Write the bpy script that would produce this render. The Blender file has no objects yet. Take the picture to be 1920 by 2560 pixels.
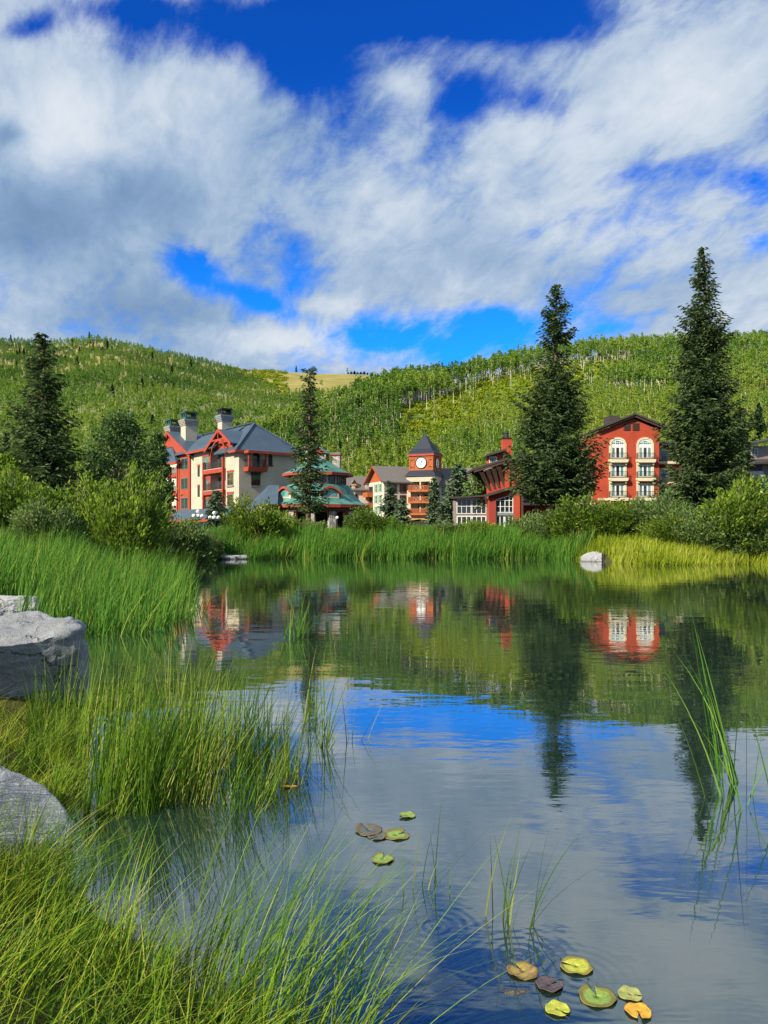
import bpy, bmesh, math, random
import numpy as np
R = math.radians
sc = bpy.context.scene
# ------------------------------------------------------------------ camera, world, sun, exposure
FOC, HOR, EYE = 1900.0, 1318.0, 2.1          # focal length and horizon row in pixels of the 1920 x 2560 photo, eye height over the pond
cd = bpy.data.cameras.new('camera'); cam = bpy.data.objects.new('camera', cd); sc.collection.objects.link(cam)
cam.location = (0, 0, EYE); cam.rotation_euler = (R(90), 0, 0)
cd.sensor_fit = 'VERTICAL'; cd.sensor_height = 36; cd.sensor_width = 27; cd.lens = FOC / 2560 * 36
cd.shift_y = (HOR - 1280) / 2560; cd.clip_start = 0.05; cd.clip_end = 6000
sc.camera = cam
SUN_AZ, SUN_EL = R(50), R(33)                 # azimuth: from behind the camera towards its left
sdir = (-math.sin(SUN_AZ)*math.cos(SUN_EL), -math.cos(SUN_AZ)*math.cos(SUN_EL), math.sin(SUN_EL))
sl = bpy.data.lights.new('sun', 'SUN'); sl.energy = 4.8; sl.angle = R(0.53); sl.color = (1.0, 0.90, 0.72)
so = bpy.data.objects.new('sun', sl); sc.collection.objects.link(so)
from mathutils import Vector, Matrix, noise as mnoise
so.rotation_euler = Vector(sdir).to_track_quat('Z', 'Y').to_euler(); so.location = (-60, -60, 60)
sc.view_settings.view_transform = 'Standard'; sc.view_settings.look = 'None'
sc.view_settings.exposure = 0.68; sc.view_settings.gamma = 1.0
cy = sc.cycles; cy.max_bounces = 6; cy.diffuse_bounces = 2; cy.glossy_bounces = 3; cy.transmission_bounces = 3; cy.transparent_max_bounces = 8
cy.use_denoising = True; cy.caustics_reflective = False; cy.caustics_refractive = False

class G:                                       # small node-graph writer
    def __init__(s, nt): s.nt = nt; nt.nodes.clear()
    def n(s, t, ins=None, **kw):
        nd = s.nt.nodes.new(t)
        for k, v in kw.items(): setattr(nd, k, v)
        for k, v in (ins or {}).items():
            sk = nd.inputs[k]
            if isinstance(v, tuple) and len(v) == 2 and isinstance(v[0], bpy.types.Node): s.nt.links.new(v[0].outputs[v[1]], sk)
            elif isinstance(v, bpy.types.Node): s.nt.links.new(v.outputs[0], sk)
            else: sk.default_value = v
        return nd
    def m(s, op, a, b=0.0, c=None, clamp=False):
        i = {0: a, 1: b}
        if c is not None: i[2] = c
        return s.n('ShaderNodeMath', i, operation=op, use_clamp=clamp)
    def ramp(s, fac, stops, interp='LINEAR'):
        nd = s.n('ShaderNodeValToRGB', {0: fac}); cr = nd.color_ramp; cr.interpolation = interp
        while len(cr.elements) < len(stops): cr.elements.new(0.5)
        for e, (p, c) in zip(cr.elements, stops): e.position = p; e.color = (*c, 1) if len(c) == 3 else c
        return nd
    def mix(s, f, a, b, mode='MIX'):
        nd = s.n('ShaderNodeMix', data_type='RGBA', blend_type=mode)
        for k, v in ((0, f), (6, a), (7, b)):
            if isinstance(v, tuple) and isinstance(v[0], bpy.types.Node): s.nt.links.new(v[0].outputs[v[1]], nd.inputs[k])
            elif isinstance(v, bpy.types.Node): s.nt.links.new(v.outputs[0], nd.inputs[k])
            else: nd.inputs[k].default_value = v if k == 0 else (*v, 1)
        return (nd, 2)
    def noise(s, vec, scale, detail=4, rough=0.55, dist=0.0):
        return s.n('ShaderNodeTexNoise', {'Vector': vec, 'Scale': scale, 'Detail': detail, 'Roughness': rough, 'Distortion': dist})
    def smooth(s, x, a, b):
        nd = s.n('ShaderNodeMapRange', {0: x, 1: a, 2: b, 3: 0.0, 4: 1.0}, interpolation_type='SMOOTHSTEP'); return nd

# sky: Nishita blue with a deck of broken cloud laid out by direction
w = bpy.data.worlds.new('World'); sc.world = w; w.use_nodes = True
g = G(w.node_tree)
tc = g.n('ShaderNodeTexCoord')
sky = g.n('ShaderNodeTexSky', sky_type='NISHITA', sun_disc=False, sun_elevation=SUN_EL, sun_rotation=math.atan2(sdir[0], sdir[1]), altitude=2400, air_density=1.0, dust_density=0.3, ozone_density=2.0)
sp = g.n('ShaderNodeSeparateXYZ', {0: (tc, 'Generated')})
ay = g.m('MAXIMUM', g.m('ABSOLUTE', (sp, 'Y')), 0.15)
U = g.m('DIVIDE', (sp, 'X'), ay); V = g.m('DIVIDE', (sp, 'Z'), ay)
den = g.m('ADD', g.m('MAXIMUM', (sp, 'Z'), 0.0), 0.35)
PX = g.m('DIVIDE', (sp, 'X'), den); PY = g.m('DIVIDE', (sp, 'Y'), den)
pv = g.n('ShaderNodeCombineXYZ', {0: PX, 1: PY, 2: 0.3})
pv2 = g.n('ShaderNodeVectorRotate', {'Vector': pv, 'Angle': R(-28)}, rotation_type='Z_AXIS')
pv3 = g.n('ShaderNodeMapping', {'Vector': pv2, 'Scale': (1.0, 0.58, 1.0)})
n1 = g.noise(pv3, 2.7, 12, 0.62, 0.35)
n2 = g.noise(g.n('ShaderNodeMapping', {'Vector': pv3, 'Location': (5.1, 2.2, 1.0)}), 6.0, 10, 0.64, 0.3)
n3 = g.noise(g.n('ShaderNodeMapping', {'Vector': pv3, 'Location': (9.3, 7.7, 3.0)}), 1.5, 5, 0.5, 0.3)
n4 = g.noise(g.n('ShaderNodeMapping', {'Vector': pv3, 'Location': (2.3, 8.7, 5.0)}), 14.0, 8, 0.62, 0.4)
def uv(px, py): return (px*1.157-960)/FOC, (HOR-py*1.157)/FOC      # direction of a spot in the sky
def gauss(px, py, sx, sy, rot=0.0):
    u0, v0 = uv(px, py); sx *= 1.157/FOC; sy *= 1.157/FOC
    du = g.m('SUBTRACT', U, u0); dv = g.m('SUBTRACT', V, v0); c, s_ = math.cos(rot), math.sin(rot)
    a = g.m('DIVIDE', g.m('ADD', g.m('MULTIPLY', du, c), g.m('MULTIPLY', dv, s_)), sx)
    b = g.m('DIVIDE', g.m('SUBTRACT', g.m('MULTIPLY', dv, c), g.m('MULTIPLY', du, s_)), sy)
    q = g.m('ADD', g.m('MULTIPLY', a, a), g.m('MULTIPLY', b, b))
    return g.m('POWER', 2.718, g.m('MULTIPLY', q, -1.0))
holes = None
for px, py, sx, sy, rot, k in ((700, -60, 1000, 130, 0, .26), (850, 20, 260, 75, 0, .62), (660, 120, 95, 75, .4, .55), (520, 100, 110, 70, .2, .34), (1120, 40, 140, 50, 0, .38), (60, 60, 65, 30, .2, .4), (280, 20, 170, 40, 0, .34), (400, 70, 240, 60, 0.1, .34), (1000, 215, 60, 60, .5, .16), (690, 200, 50, 90, .3, .15),
        (1640, 390, 95, 42, 0, .46), (1640, 520, 40, 20, 0, .3), (420, 585, 85, 45, -.5, .55), (560, 650, 85, 25, -.4, .45), (900, 730, 230, 52, 0, .62), (1060, 690, 70, 30, 0, .5), (640, 620, 60, 30, 0, .12),
        (1130, 215, 150, 38, -.35, .24), (1010, 230, 50, 60, .7, .16), (575, 480, 40, 40, 0, .10), (830, 330, 30, 40, 0, .14), (1400, 370, 120, 22, .2, .2), (1450, 120, 130, 30, .5, .10)):
    t = g.m('MULTIPLY', gauss(px, py, sx, sy, rot), k); holes = t if holes is None else g.m('ADD', holes, t)
puffs = None
for px, py, sx, sy, rot, k in ((150, 270, 170, 110, 0, .20), (280, 500, 90, 60, 0, .14), (800, 450, 90, 160, -.5, .16), (590, 735, 130, 38, 0, .30), (870, 180, 60, 60, 0, .10), (1150, 300, 140, 60, 0, .10), (1350, 500, 260, 60, .25, .12), (700, 660, 60, 20, 0, .2), (40, 600, 150, 120, 0, .15), (1500, 200, 160, 120, 0, .12)):
    t = g.m('MULTIPLY', gauss(px, py, sx, sy, rot), k); puffs = t if puffs is None else g.m('ADD', puffs, t)
dens = g.m('ADD', g.m('SUBTRACT', g.m('ADD', g.m('MULTIPLY_ADD', g.m('SUBTRACT', n1, 0.5), 1.4, 0.645), g.m('MULTIPLY_ADD', g.m('SUBTRACT', n2, 0.5), 1.1, g.m('MULTIPLY', g.m('SUBTRACT', n4, 0.5), 0.62))), holes), puffs)
cov = g.smooth(dens, 0.17, 0.66)
dark = None
for px, py, sx, sy, k in ((60, 480, 190, 100, .30), (330, 430, 120, 90, .22), (330, 660, 200, 60, .12), (1000, 570, 260, 60, .12), (1400, 640, 260, 60, .08), (700, 270, 130, 80, .10), (120, 680, 200, 50, .08), (20, 290, 40, 30, .3)):
    t = g.m('MULTIPLY', gauss(px, py, sx, sy), k); dark = t if dark is None else g.m('ADD', dark, t)
lum = g.m('SUBTRACT', g.m('ADD', g.m('ADD', g.m('MULTIPLY', n3, 0.40), g.m('ADD', g.m('MULTIPLY', n2, 0.42), g.m('MULTIPLY_ADD', n1, 0.42, g.m('MULTIPLY', g.m('SUBTRACT', n4, 0.5), 0.42)))), g.m('MULTIPLY', puffs, 1.0)), dark)
lumr = g.smooth(lum, 0.27, 0.94)
ccol = g.ramp(lumr, [(0.0, (1.15, 1.9, 3.1)), (0.3, (1.75, 2.6, 3.85)), (0.6, (2.7, 3.45, 4.5)), (1.0, (4.7, 5.05, 5.5))])
blue = g.mix(1.0, (sky, 0), (0.10, 0.70, 1.32), 'MULTIPLY')
vb = g.smooth(V, 0.18, 0.62)
blue = g.mix(1.0, blue, g.mix(vb, (0.75, 1.25, 1.45), (0.35, 0.62, 1.0)), 'MULTIPLY')
skycol = g.mix(cov, blue, (ccol, 0))
bg = g.n('ShaderNodeBackground', {'Color': skycol, 'Strength': 0.1})
g.n('ShaderNodeOutputWorld', {'Surface': bg})

# ------------------------------------------------------------------ helpers
C = sc.collection
rng = np.random.default_rng(7); random.seed(7)
def at(px, py, Y): return np.array([(px-960)/FOC*Y, Y, EYE+(HOR-py)/FOC*Y])
def tag(o, label=None, cat=None, group=None, kind=None):
    if label: o['label'] = label
    if cat: o['category'] = cat
    if group: o['group'] = group
    if kind: o['kind'] = kind
    return o
def empty(name, loc, rz=0, label=None, cat=None, group=None, kind=None):
    o = bpy.data.objects.new(name, None); C.objects.link(o); o.location = loc; o.rotation_euler.z = rz; o.empty_display_size = .2
    return tag(o, label, cat, group, kind)
def npmesh(name, V_, F_, mat, tint=None, smooth=False, link=True, parent=None, mats=None, midx=None):
    V_ = np.ascontiguousarray(V_, dtype=np.float32); F_ = np.ascontiguousarray(F_, dtype=np.int32); k = F_.shape[1]
    me = bpy.data.meshes.new(name)
    me.vertices.add(len(V_)); me.vertices.foreach_set('co', V_.ravel())
    me.loops.add(F_.size); me.loops.foreach_set('vertex_index', F_.ravel())
    me.polygons.add(len(F_)); me.polygons.foreach_set('loop_start', np.arange(0, F_.size, k, dtype=np.int32))
    if smooth: me.polygons.foreach_set('use_smooth', np.ones(len(F_), dtype=bool))
    for m_ in (mats or [mat]): me.materials.append(m_)
    if midx is not None: me.polygons.foreach_set('material_index', np.ascontiguousarray(midx, dtype=np.int32))
    me.update(calc_edges=True)
    if tint is not None:
        a = me.attributes.new('tint', 'FLOAT', 'FACE'); a.data.foreach_set('value', np.ascontiguousarray(tint, dtype=np.float32))
    o = bpy.data.objects.new(name, me)
    if link: C.objects.link(o)
    if parent is not None: o.parent = parent
    return o
class MB:
    def __init__(s): s.v = []; s.f = []
    def add(s, vs, fs):
        b = len(s.v); s.v += [tuple(map(float, p)) for p in vs]; s.f += [tuple(b+i for i in f) for f in fs]; return s
    def box(s, x0, x1, y0, y1, z0, z1):
        if x0 > x1: x0, x1 = x1, x0
        if y0 > y1: y0, y1 = y1, y0
        if z0 > z1: z0, z1 = z1, z0
        return s.add([(x0,y0,z0),(x1,y0,z0),(x1,y1,z0),(x0,y1,z0),(x0,y0,z1),(x1,y0,z1),(x1,y1,z1),(x0,y1,z1)], [(3,2,1,0),(4,5,6,7),(0,1,5,4),(1,2,6,5),(2,3,7,6),(3,0,4,7)])
    def prism(s, pts, vec):                    # closed polygon (3-D points) pushed along vec
        n = len(pts); p = [np.array(q, float) for q in pts]; q = [a+np.array(vec, float) for a in p]
        return s.add(p+q, [tuple(range(n))[::-1], tuple(range(n, 2*n))]+[(i, (i+1) % n, n+(i+1) % n, n+i) for i in range(n)])
    def slab(s, pts, t): return s.prism(pts, (0, 0, -t))
    def tube(s, pts, rad, n=7, cap=True):
        pts = [np.array(p, float) for p in pts]; rad = rad if hasattr(rad, '__len__') else [rad]*len(pts); b = len(s.v)
        for i, p in enumerate(pts):
            t = pts[min(i+1, len(pts)-1)]-pts[max(i-1, 0)]; t = t/(np.linalg.norm(t)+1e-9)
            a = np.cross(t, (0, 0, 1) if abs(t[2]) < .95 else (1, 0, 0)); a /= np.linalg.norm(a); c = np.cross(t, a)
            for k in range(n):
                w_ = 2*math.pi*k/n; s.v.append(tuple(p+rad[i]*(a*math.cos(w_)+c*math.sin(w_))))
        for i in range(len(pts)-1):
            for k in range(n): s.f.append((b+i*n+k, b+(i+1)*n+k, b+(i+1)*n+(k+1) % n, b+i*n+(k+1) % n))
        if cap: s.f.append(tuple(b+k for k in range(n))); s.f.append(tuple(b+(len(pts)-1)*n+k for k in range(n))[::-1])
        return s
    def lathe(s, prof, n=24, c=(0, 0), a0=0.0, a1=2*math.pi):
        full = abs(a1-a0-2*math.pi) < 1e-6; b = len(s.v); k = n if full else n+1
        for r, z in prof:
            for i in range(k):
                a = a0+(a1-a0)*i/n; s.v.append((c[0]+r*math.cos(a), c[1]+r*math.sin(a), z))
        for j in range(len(prof)-1):
            for i in range(n if full else n): s.f.append((b+j*k+i, b+j*k+(i+1) % k, b+(j+1)*k+(i+1) % k, b+(j+1)*k+i))
        return s
    def build(s, name, mat, parent=None, smooth=False, bevel=0):
        me = bpy.data.meshes.new(name); me.from_pydata(s.v, [], s.f); me.materials.append(mat)
        bm = bmesh.new(); bm.from_mesh(me); bmesh.ops.recalc_face_normals(bm, faces=bm.faces); bm.to_mesh(me); bm.free()
        if smooth: me.polygons.foreach_set('use_smooth', [True]*len(me.polygons))
        o = bpy.data.objects.new(name, me); C.objects.link(o)
        if parent is not None: o.parent = parent
        return o
class Face:                                    # wall frame: a along the wall, d out of it, z up
    def __init__(s, o, a, n): s.o = np.array(o, float); s.a = np.array(a, float); s.n = np.array(n, float)
    def p(s, a, d, z): q = s.o+s.a*a+s.n*d; return (q[0], q[1], z)
    def box(s, mb, a0, a1, d0, d1, z0, z1): return mb.add([s.p(*t) for t in ((a0,d0,z0),(a1,d0,z0),(a1,d1,z0),(a0,d1,z0),(a0,d0,z1),(a1,d0,z1),(a1,d1,z1),(a0,d1,z1))], [(3,2,1,0),(4,5,6,7),(0,1,5,4),(1,2,6,5),(2,3,7,6),(3,0,4,7)])
    def prism(s, mb, poly, d0, d1): return mb.prism([s.p(a, d0, z) for a, z in poly], tuple(s.n[0:2]*(d1-d0))+(0,))

# ------------------------------------------------------------------ materials
def new_mat(name):
    m_ = bpy.data.materials.new(name); m_.use_nodes = True; return m_, G(m_.node_tree)
def mat(name, col, rough=0.7, var=0.18, scale=2.0, bump=0.0, bscale=20.0, metal=0.0, stretch=(1, 1, 1), line=None, spec=0.4):
    m_, g = new_mat(name); tc = g.n('ShaderNodeTexCoord')
    vec = g.n('ShaderNodeMapping', {'Vector': (tc, 'Object'), 'Scale': stretch})
    nz = g.noise(vec, scale, 5, 0.6); lo = tuple(c*(1-var) for c in col); hi = tuple(min(1, c*(1+var)) for c in col)
    colr = (g.ramp(nz, [(0.3, lo), (0.7, hi)]), 0)
    bs = g.n('ShaderNodeBsdfPrincipled', {'Roughness': rough, 'Metallic': metal, 'Specular IOR Level': spec})
    if line:                                   # boards or seams: (axis, spacing, depth of colour)
        ax, per, dk = line; s_ = g.n('ShaderNodeSeparateXYZ', {0: (tc, 'Object')})
        fr = g.m('FRACT', g.m('DIVIDE', g.m('ADD', (s_, ax), 500.0), per)); e = g.m('LESS_THAN', fr, 0.16)
        colr = g.mix(g.m('MULTIPLY', e, dk), colr, tuple(c*0.45 for c in col))
    g.nt.links.new(colr[0].outputs[colr[1]], bs.inputs['Base Color'])
    if bump:
        nb = g.noise(vec, bscale, 4, 0.6); b = g.n('ShaderNodeBump', {'Strength': bump, 'Distance': 0.05, 'Height': nb}); g.nt.links.new(b.outputs[0], bs.inputs['Normal'])
    g.n('ShaderNodeOutputMaterial', {'Surface': bs}); return m_
def leafmat(name, c0, c1, trans=0.35, rand=0.25, tone=False, gloss=0.0):
    m_, g = new_mat(name)
    at_ = g.n('ShaderNodeAttribute', attribute_name='tint'); oi = g.n('ShaderNodeObjectInfo')
    f = g.m('ADD', (at_, 'Fac'), g.m('MULTIPLY', g.m('SUBTRACT', (oi, 'Random'), 0.5), rand), clamp=True)
    if tone:
        an = g.n('ShaderNodeAttribute', attribute_name='tone', attribute_type='INSTANCER'); f = g.m('ADD', g.m('MULTIPLY', f, 0.45), g.m('MULTIPLY', (an, 'Fac'), 0.75), clamp=True)
    if len(c0) == 3 and not isinstance(c0[0], tuple): cr = g.ramp(f, [(0.0, c0), (1.0, c1)])
    else: cr = g.ramp(f, [(i/(len(c0)-1), c) for i, c in enumerate(c0)])
    d = g.n('ShaderNodeBsdfDiffuse', {'Color': cr}); t = g.n('ShaderNodeBsdfTranslucent', {'Color': cr})
    o = g.n('ShaderNodeMixShader', {0: trans, 1: d, 2: t})
    if gloss: o = g.n('ShaderNodeMixShader', {0: gloss, 1: o, 2: g.n('ShaderNodeBsdfGlossy', {'Roughness': 0.4})})
    g.n('ShaderNodeOutputMaterial', {'Surface': o}); return m_
M = {}
M['cream'] = mat('cream_stucco', (.50, .435, .335), .9, .13, .35, .3, 30)
M['cream2'] = mat('pale_stucco', (.58, .53, .44), .9, .06, .6)
M['red_wood'] = mat('red_clapboard', (.38, .062, .032), .75, .12, 1.5, line=('Z', .22, .55))
M['red_trim'] = mat('red_trim', (.36, .055, .03), .65, .15, 1.5)
M['red_stucco'] = mat('red_stucco', (.41, .060, .028), .9, .18, .4, .3, 25)
M['dark_red'] = mat('dark_red_stucco', (.30, .045, .03), .9, .1, .8)  # deeper red than the other red stucco
M['orange_wood'] = mat('orange_wood', (.38, .095, .025), .7, .18, 2)
M['trim_cream'] = mat('cream_trim', (.66, .58, .40), .8, .06, 1)
M['blue_roof'] = mat('blue_metal_roof', (.060, .092, .130), .5, .14, .5, line=('X', .55, .45), spec=.3)
M['blue_roof_side'] = mat('blue_metal_roof_side', (.060, .092, .130), .5, .14, .5, line=('Y', .55, .45), spec=.3)
M['slate'] = mat('navy_slate', (.012, .019, .038), .6, .25, 2.0, line=('Z', .35, .4))
M['brown_roof'] = mat('brown_shingles', (.15, .135, .125), .85, .18, 3, line=('Z', .3, .35))
M['dark_roof'] = mat('dark_brown_roof', (.055, .045, .042), .75, .2, 2, line=('Z', .25, .3))
M['brown_timber'] = mat('dark_brown_timber', (.075, .04, .03), .75, .2, 2)
M['copper'] = mat('green_copper', (.075, .215, .18), .6, .45, .55, stretch=(1, 1, .35))
M['dark_copper'] = mat('dark_green_metal', (.03, .085, .075), .55, .3, 1)
M['iron'] = mat('black_iron', (.02, .02, .022), .6, .1, 3)
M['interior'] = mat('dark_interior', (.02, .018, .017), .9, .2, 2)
M['white'] = mat('white_paint', (.78, .78, .76), .5, .04, 2)
M['green_shutter'] = mat('green_shutter', (.03, .22, .09), .6, .1, 4, line=('Z', .14, .4))
M['clock'] = mat('clock_white', (.8, .82, .82), .4, .02, 1)
M['teal_frame'] = mat('teal_frame', (.10, .19, .21), .5, .1, 2)
M['grey_frame'] = mat('grey_frame', (.22, .24, .25), .5, .1, 2)
M['grey_stone'] = mat('grey_cladding', (.46, .46, .46), .85, .18, 1.5, line=('Z', .4, .3))
M['taupe'] = mat('taupe_stucco', (.25, .21, .19), .85, .1, 1)
M['bark'] = mat('spruce_bark', (.17, .10, .07), .95, .4, 3, .8, 12)
M['grey_bark'] = mat('grey_bark', (.22, .20, .16), .95, .35, 3, .6, 12)
M['aspen_bark'] = mat('aspen_bark', (.62, .56, .45), .9, .25, 2)
M['fence_wood'] = mat('weathered_fence', (.20, .17, .15), .9, .25, 3)
M['car'] = mat('blue_car_paint', (.02, .06, .22), .25, .05, 1, spec=.6)
M['tyre'] = mat('tyre_rubber', (.02, .02, .02), .8, .1, 3)
M['globe'] = mat('white_globe', (.85, .85, .84), .3, .02, 2)
def glassmat(name, c, curtain=None):
    m_, g = new_mat(name); tc = g.n('ShaderNodeTexCoord')
    nz = g.noise((tc, 'Object'), 0.9, 2, 0.5)
    cr = g.ramp(nz, [(0.42, c), (0.62, curtain or tuple(x*1.8 for x in c))])
    bs = g.n('ShaderNodeBsdfPrincipled', {'Base Color': cr, 'Roughness': 0.08, 'Specular IOR Level': 0.7}); g.n('ShaderNodeOutputMaterial', {'Surface': bs}); return m_
M['glass'] = glassmat('dark_glass', (.018, .028, .032))
M['glass_curtain'] = glassmat('curtained_glass', (.10, .17, .15), (.24, .33, .30))
M['glass_teal'] = glassmat('teal_glass', (.06, .20, .19), (.16, .36, .33))
M['glass_warm'] = glassmat('blind_glass', (.035, .025, .015), (.12, .085, .04))
def stonewall():
    m_, g = new_mat('rubble_stone'); tc = g.n('ShaderNodeTexCoord')
    vo = g.n('ShaderNodeTexVoronoi', {'Vector': (tc, 'Object'), 'Scale': 2.6}, feature='DISTANCE_TO_EDGE'); vc = g.n('ShaderNodeTexVoronoi', {'Vector': (tc, 'Object'), 'Scale': 2.6})
    hs = g.n('ShaderNodeSeparateColor', {0: (vc, 'Color')}); col = g.ramp((hs, 0), [(0, (.20, .18, .16)), (.5, (.36, .33, .29)), (1, (.52, .48, .42))])
    c = g.mix(g.smooth((vo, 0), 0.0, 0.07), (.10, .09, .08), (col, 0)); b = g.n('ShaderNodeBump', {'Strength': .8, 'Distance': .08, 'Height': (vo, 0)})
    bs = g.n('ShaderNodeBsdfPrincipled', {'Base Color': c, 'Roughness': .9, 'Normal': b}); g.n('ShaderNodeOutputMaterial', {'Surface': bs}); return m_
M['stone'] = stonewall()
def granite(name, base, spot=(.05, .05, .05)):
    m_, g = new_mat(name); tc = g.n('ShaderNodeTexCoord'); v = (tc, 'Object')
    a = g.ramp(g.noise(v, 2.2, 6, .65), [(.3, tuple(c*.72 for c in base)), (.7, tuple(c*1.18 for c in base))])
    sp_ = g.ramp(g.noise(v, 60, 3, .7), [(.36, (0, 0, 0)), (.44, (1, 1, 1))]); sp2 = g.ramp(g.noise(v, 110, 2, .6), [(.55, (0, 0, 0)), (.66, (1, 1, 1))])
    c = g.mix(g.m('MULTIPLY', g.m('SUBTRACT', 1.0, sp_), .55), (a, 0), spot); c = g.mix(g.m('MULTIPLY', sp2, .35), c, (.75, .74, .72))
    st = g.ramp(g.noise(g.n('ShaderNodeMapping', {'Vector': v, 'Scale': (1, 1, .4)}), 3.1, 5, .6), [(.55, (0, 0, 0)), (.75, (1, 1, 1))]); c = g.mix(g.m('MULTIPLY', st, .35), c, (.20, .19, .17))
    h = g.m('ADD', g.noise(v, 9, 6, .65), g.m('MULTIPLY', g.noise(v, 45, 4, .7), .35))
    wv = g.n('ShaderNodeVectorMath', {0: v, 1: g.n('ShaderNodeVectorMath', {0: (g.noise(v, 3, 4, .6), 1), 3: .5}, operation='SCALE')}, operation='ADD')
    vo = g.n('ShaderNodeTexVoronoi', {'Vector': wv, 'Scale': 1.5}, feature='DISTANCE_TO_EDGE'); ck = g.m('MULTIPLY', g.m('SUBTRACT', 1.0, g.smooth((vo, 0), .0, .022)), g.smooth(g.noise(v, 1.3, 2, .5), .48, .6))
    c = g.mix(g.m('MULTIPLY', ck, .7), c, (.05, .05, .05)); li = g.smooth(g.noise(v, 7, 6, .7), .60, .68); c = g.mix(g.m('MULTIPLY', li, .45), c, (.30, .31, .20))
    gp_ = g.n('ShaderNodeNewGeometry'); pz = g.n('ShaderNodeSeparateXYZ', {0: (gp_, 'Position')}); wet = g.m('SUBTRACT', 1.0, g.smooth(g.m('ADD', (pz, 'Z'), g.m('MULTIPLY', g.noise(v, 5, 4, .6), .12)), .06, .16)); c = g.mix(g.m('MULTIPLY', wet, .7), c, (.055, .05, .04))
    h = g.m('SUBTRACT', h, g.m('MULTIPLY', ck, .8))
    b = g.n('ShaderNodeBump', {'Strength': .75, 'Distance': .06, 'Height': h})
    bs = g.n('ShaderNodeBsdfPrincipled', {'Base Color': c, 'Roughness': .85, 'Normal': b}); g.n('ShaderNodeOutputMaterial', {'Surface': bs}); return m_
M['granite'] = granite('grey_granite', (.25, .26, .275)); M['granite_pale'] = granite('pale_granite', (.38, .39, .40)); M['rock_wet'] = granite('wet_brown_rock', (.16, .12, .08))
M['spruce'] = leafmat('spruce_needles', (.030, .060, .027), (.125, .185, .062), .25, .2)
M['blue_spruce'] = leafmat('blue_spruce_needles', (.045, .078, .048), (.16, .23, .12), .12, .2)
M['willow'] = leafmat('willow_leaves', ((.05, .11, .014), (.15, .25, .024), (.31, .40, .05)), None, .35, .35)
M['dark_willow'] = leafmat('grey_willow_leaves', ((.065, .125, .032), (.15, .235, .06), (.29, .37, .12)), None, .3, .25)
M['cottonwood'] = leafmat('cottonwood_leaves', ((.045, .10, .032), (.12, .20, .06), (.21, .29, .09)), None, .3, .25)
M['reed'] = leafmat('reed_blades', ((.038, .12, .020), (.10, .245, .032), (.24, .39, .065)), None, .35, .0)
M['sedge'] = leafmat('sedge_blades', ((.028, .078, .012), (.085, .19, .020), (.20, .33, .030), (.42, .42, .10)), None, .35, .0)
M['yellow_grass'] = leafmat('yellow_green_grass', ((.14, .20, .016), (.30, .38, .025), (.50, .50, .10)), None, .35, .0)
M['aspen'] = leafmat('aspen_leaves', ((.042, .112, .028), (.115, .232, .036), (.22, .34, .040), (.35, .40, .06)), None, .45, .25, tone=True)
M['shrub'] = leafmat('hill_shrub_leaves', ((.10, .17, .012), (.24, .30, .02), (.40, .42, .04)), None, .3, .35)
M['hill_spruce'] = leafmat('hill_spruce_needles', (.012, .030, .018), (.045, .075, .030), .1, .3)
M['dry_trunk'] = mat('dry_aspen_trunk', (.50, .40, .27), .9, .25, 1)

# ------------------------------------------------------------------ terrain
def ss(a, b, x): t = np.clip((x-a)/(b-a), 0, 1); return t*t*(3-2*t)
RR = np.array([(-900,1000,260),(0,965,270),(300,945,285),(400,930,300),(560,900,330),(690,858,365),(790,812,400),(850,797,420),(1000,777,465),(1140,748,510),(1300,725,540),(1450,719,555),(1659,712,560),(2600,690,560)], float)
LR = np.array([(-1500,760,1150),(-300,742,1150),(0,732,1150),(100,737,1150),(170,733,1150),(200,727,1150),(260,737,1150),(330,750,1150),(420,771,1160),(480,786,1180),(530,793,1200),(640,797,1220),(790,800,1250),(900,806,1250),(1200,830,1250),(2600,860,1250)], float)
def ridge(T, u, tree):
    px = (u*FOC+960)/1.157; py = np.interp(px, T[:, 0], T[:, 1])*1.157; Yr = np.interp(px, T[:, 0], T[:, 2])
    return Yr, EYE+(HOR-py)/FOC*Yr-tree
XL = np.array([(-30,6.0),(0,1.2),(2.2,.55),(2.7,.0),(3.1,-.55),(3.6,-1.2),(4.3,-1.85),(5.6,-2.4),(7,-2.9),(8.5,-3.2),(10,-4.3),(12,-5.4),(15,-6.8),(20,-8.2),(30,-10.5),(42,-13),(48,-13.5),(52,-12),(60,-12)], float)
def shore(X, Y):                               # > 0 on land, metres from the water's edge
    yb = 52.3-9.5*ss(11, 15, X)-1.6*ss(-6, -12, X)+0.5*np.sin(X*.7)+.3*np.sin(X*1.9+1)
    s = np.maximum(Y-yb, np.interp(Y, XL[:, 0], XL[:, 1])+.12*np.sin(Y*2.3)+.08*np.sin(Y*5.1+1)-X)
    return np.maximum(np.maximum(s, X-26), 1.5-Y)
def height(X, Y):
    s = shore(X, Y)
    z = np.where(s > 0, 1.5*(1-np.exp(-np.maximum(s, 0)*.24)), np.maximum(-.75, .30*s))
    z = z+6.6*ss(42, 58, X)*ss(100, 124, Y)
    u = X/np.maximum(Y, 30)
    for T, tree, yf in ((RR, 12.0, 200.0), (LR, 5.0, 255.0)):
        Yr, zr = ridge(T, u, tree); t = (Y-yf)/(Yr-yf)
        zz = np.where(t < 1, 1.5+(zr-1.5)*np.clip(t, 0, 1)**1.05, zr-.22*(Y-Yr))
        zz = zz+(np.sin(X*.045+Y*.021)*np.sin(Y*.034-X*.017)*np.clip(t*(1.0-t), 0, .25)*.012*Y)
        z = np.where(Y > yf, np.maximum(z, zz), z)
    return z
def hz(x, y): return float(height(np.array([float(x)]), np.array([float(y)]))[0])
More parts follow.
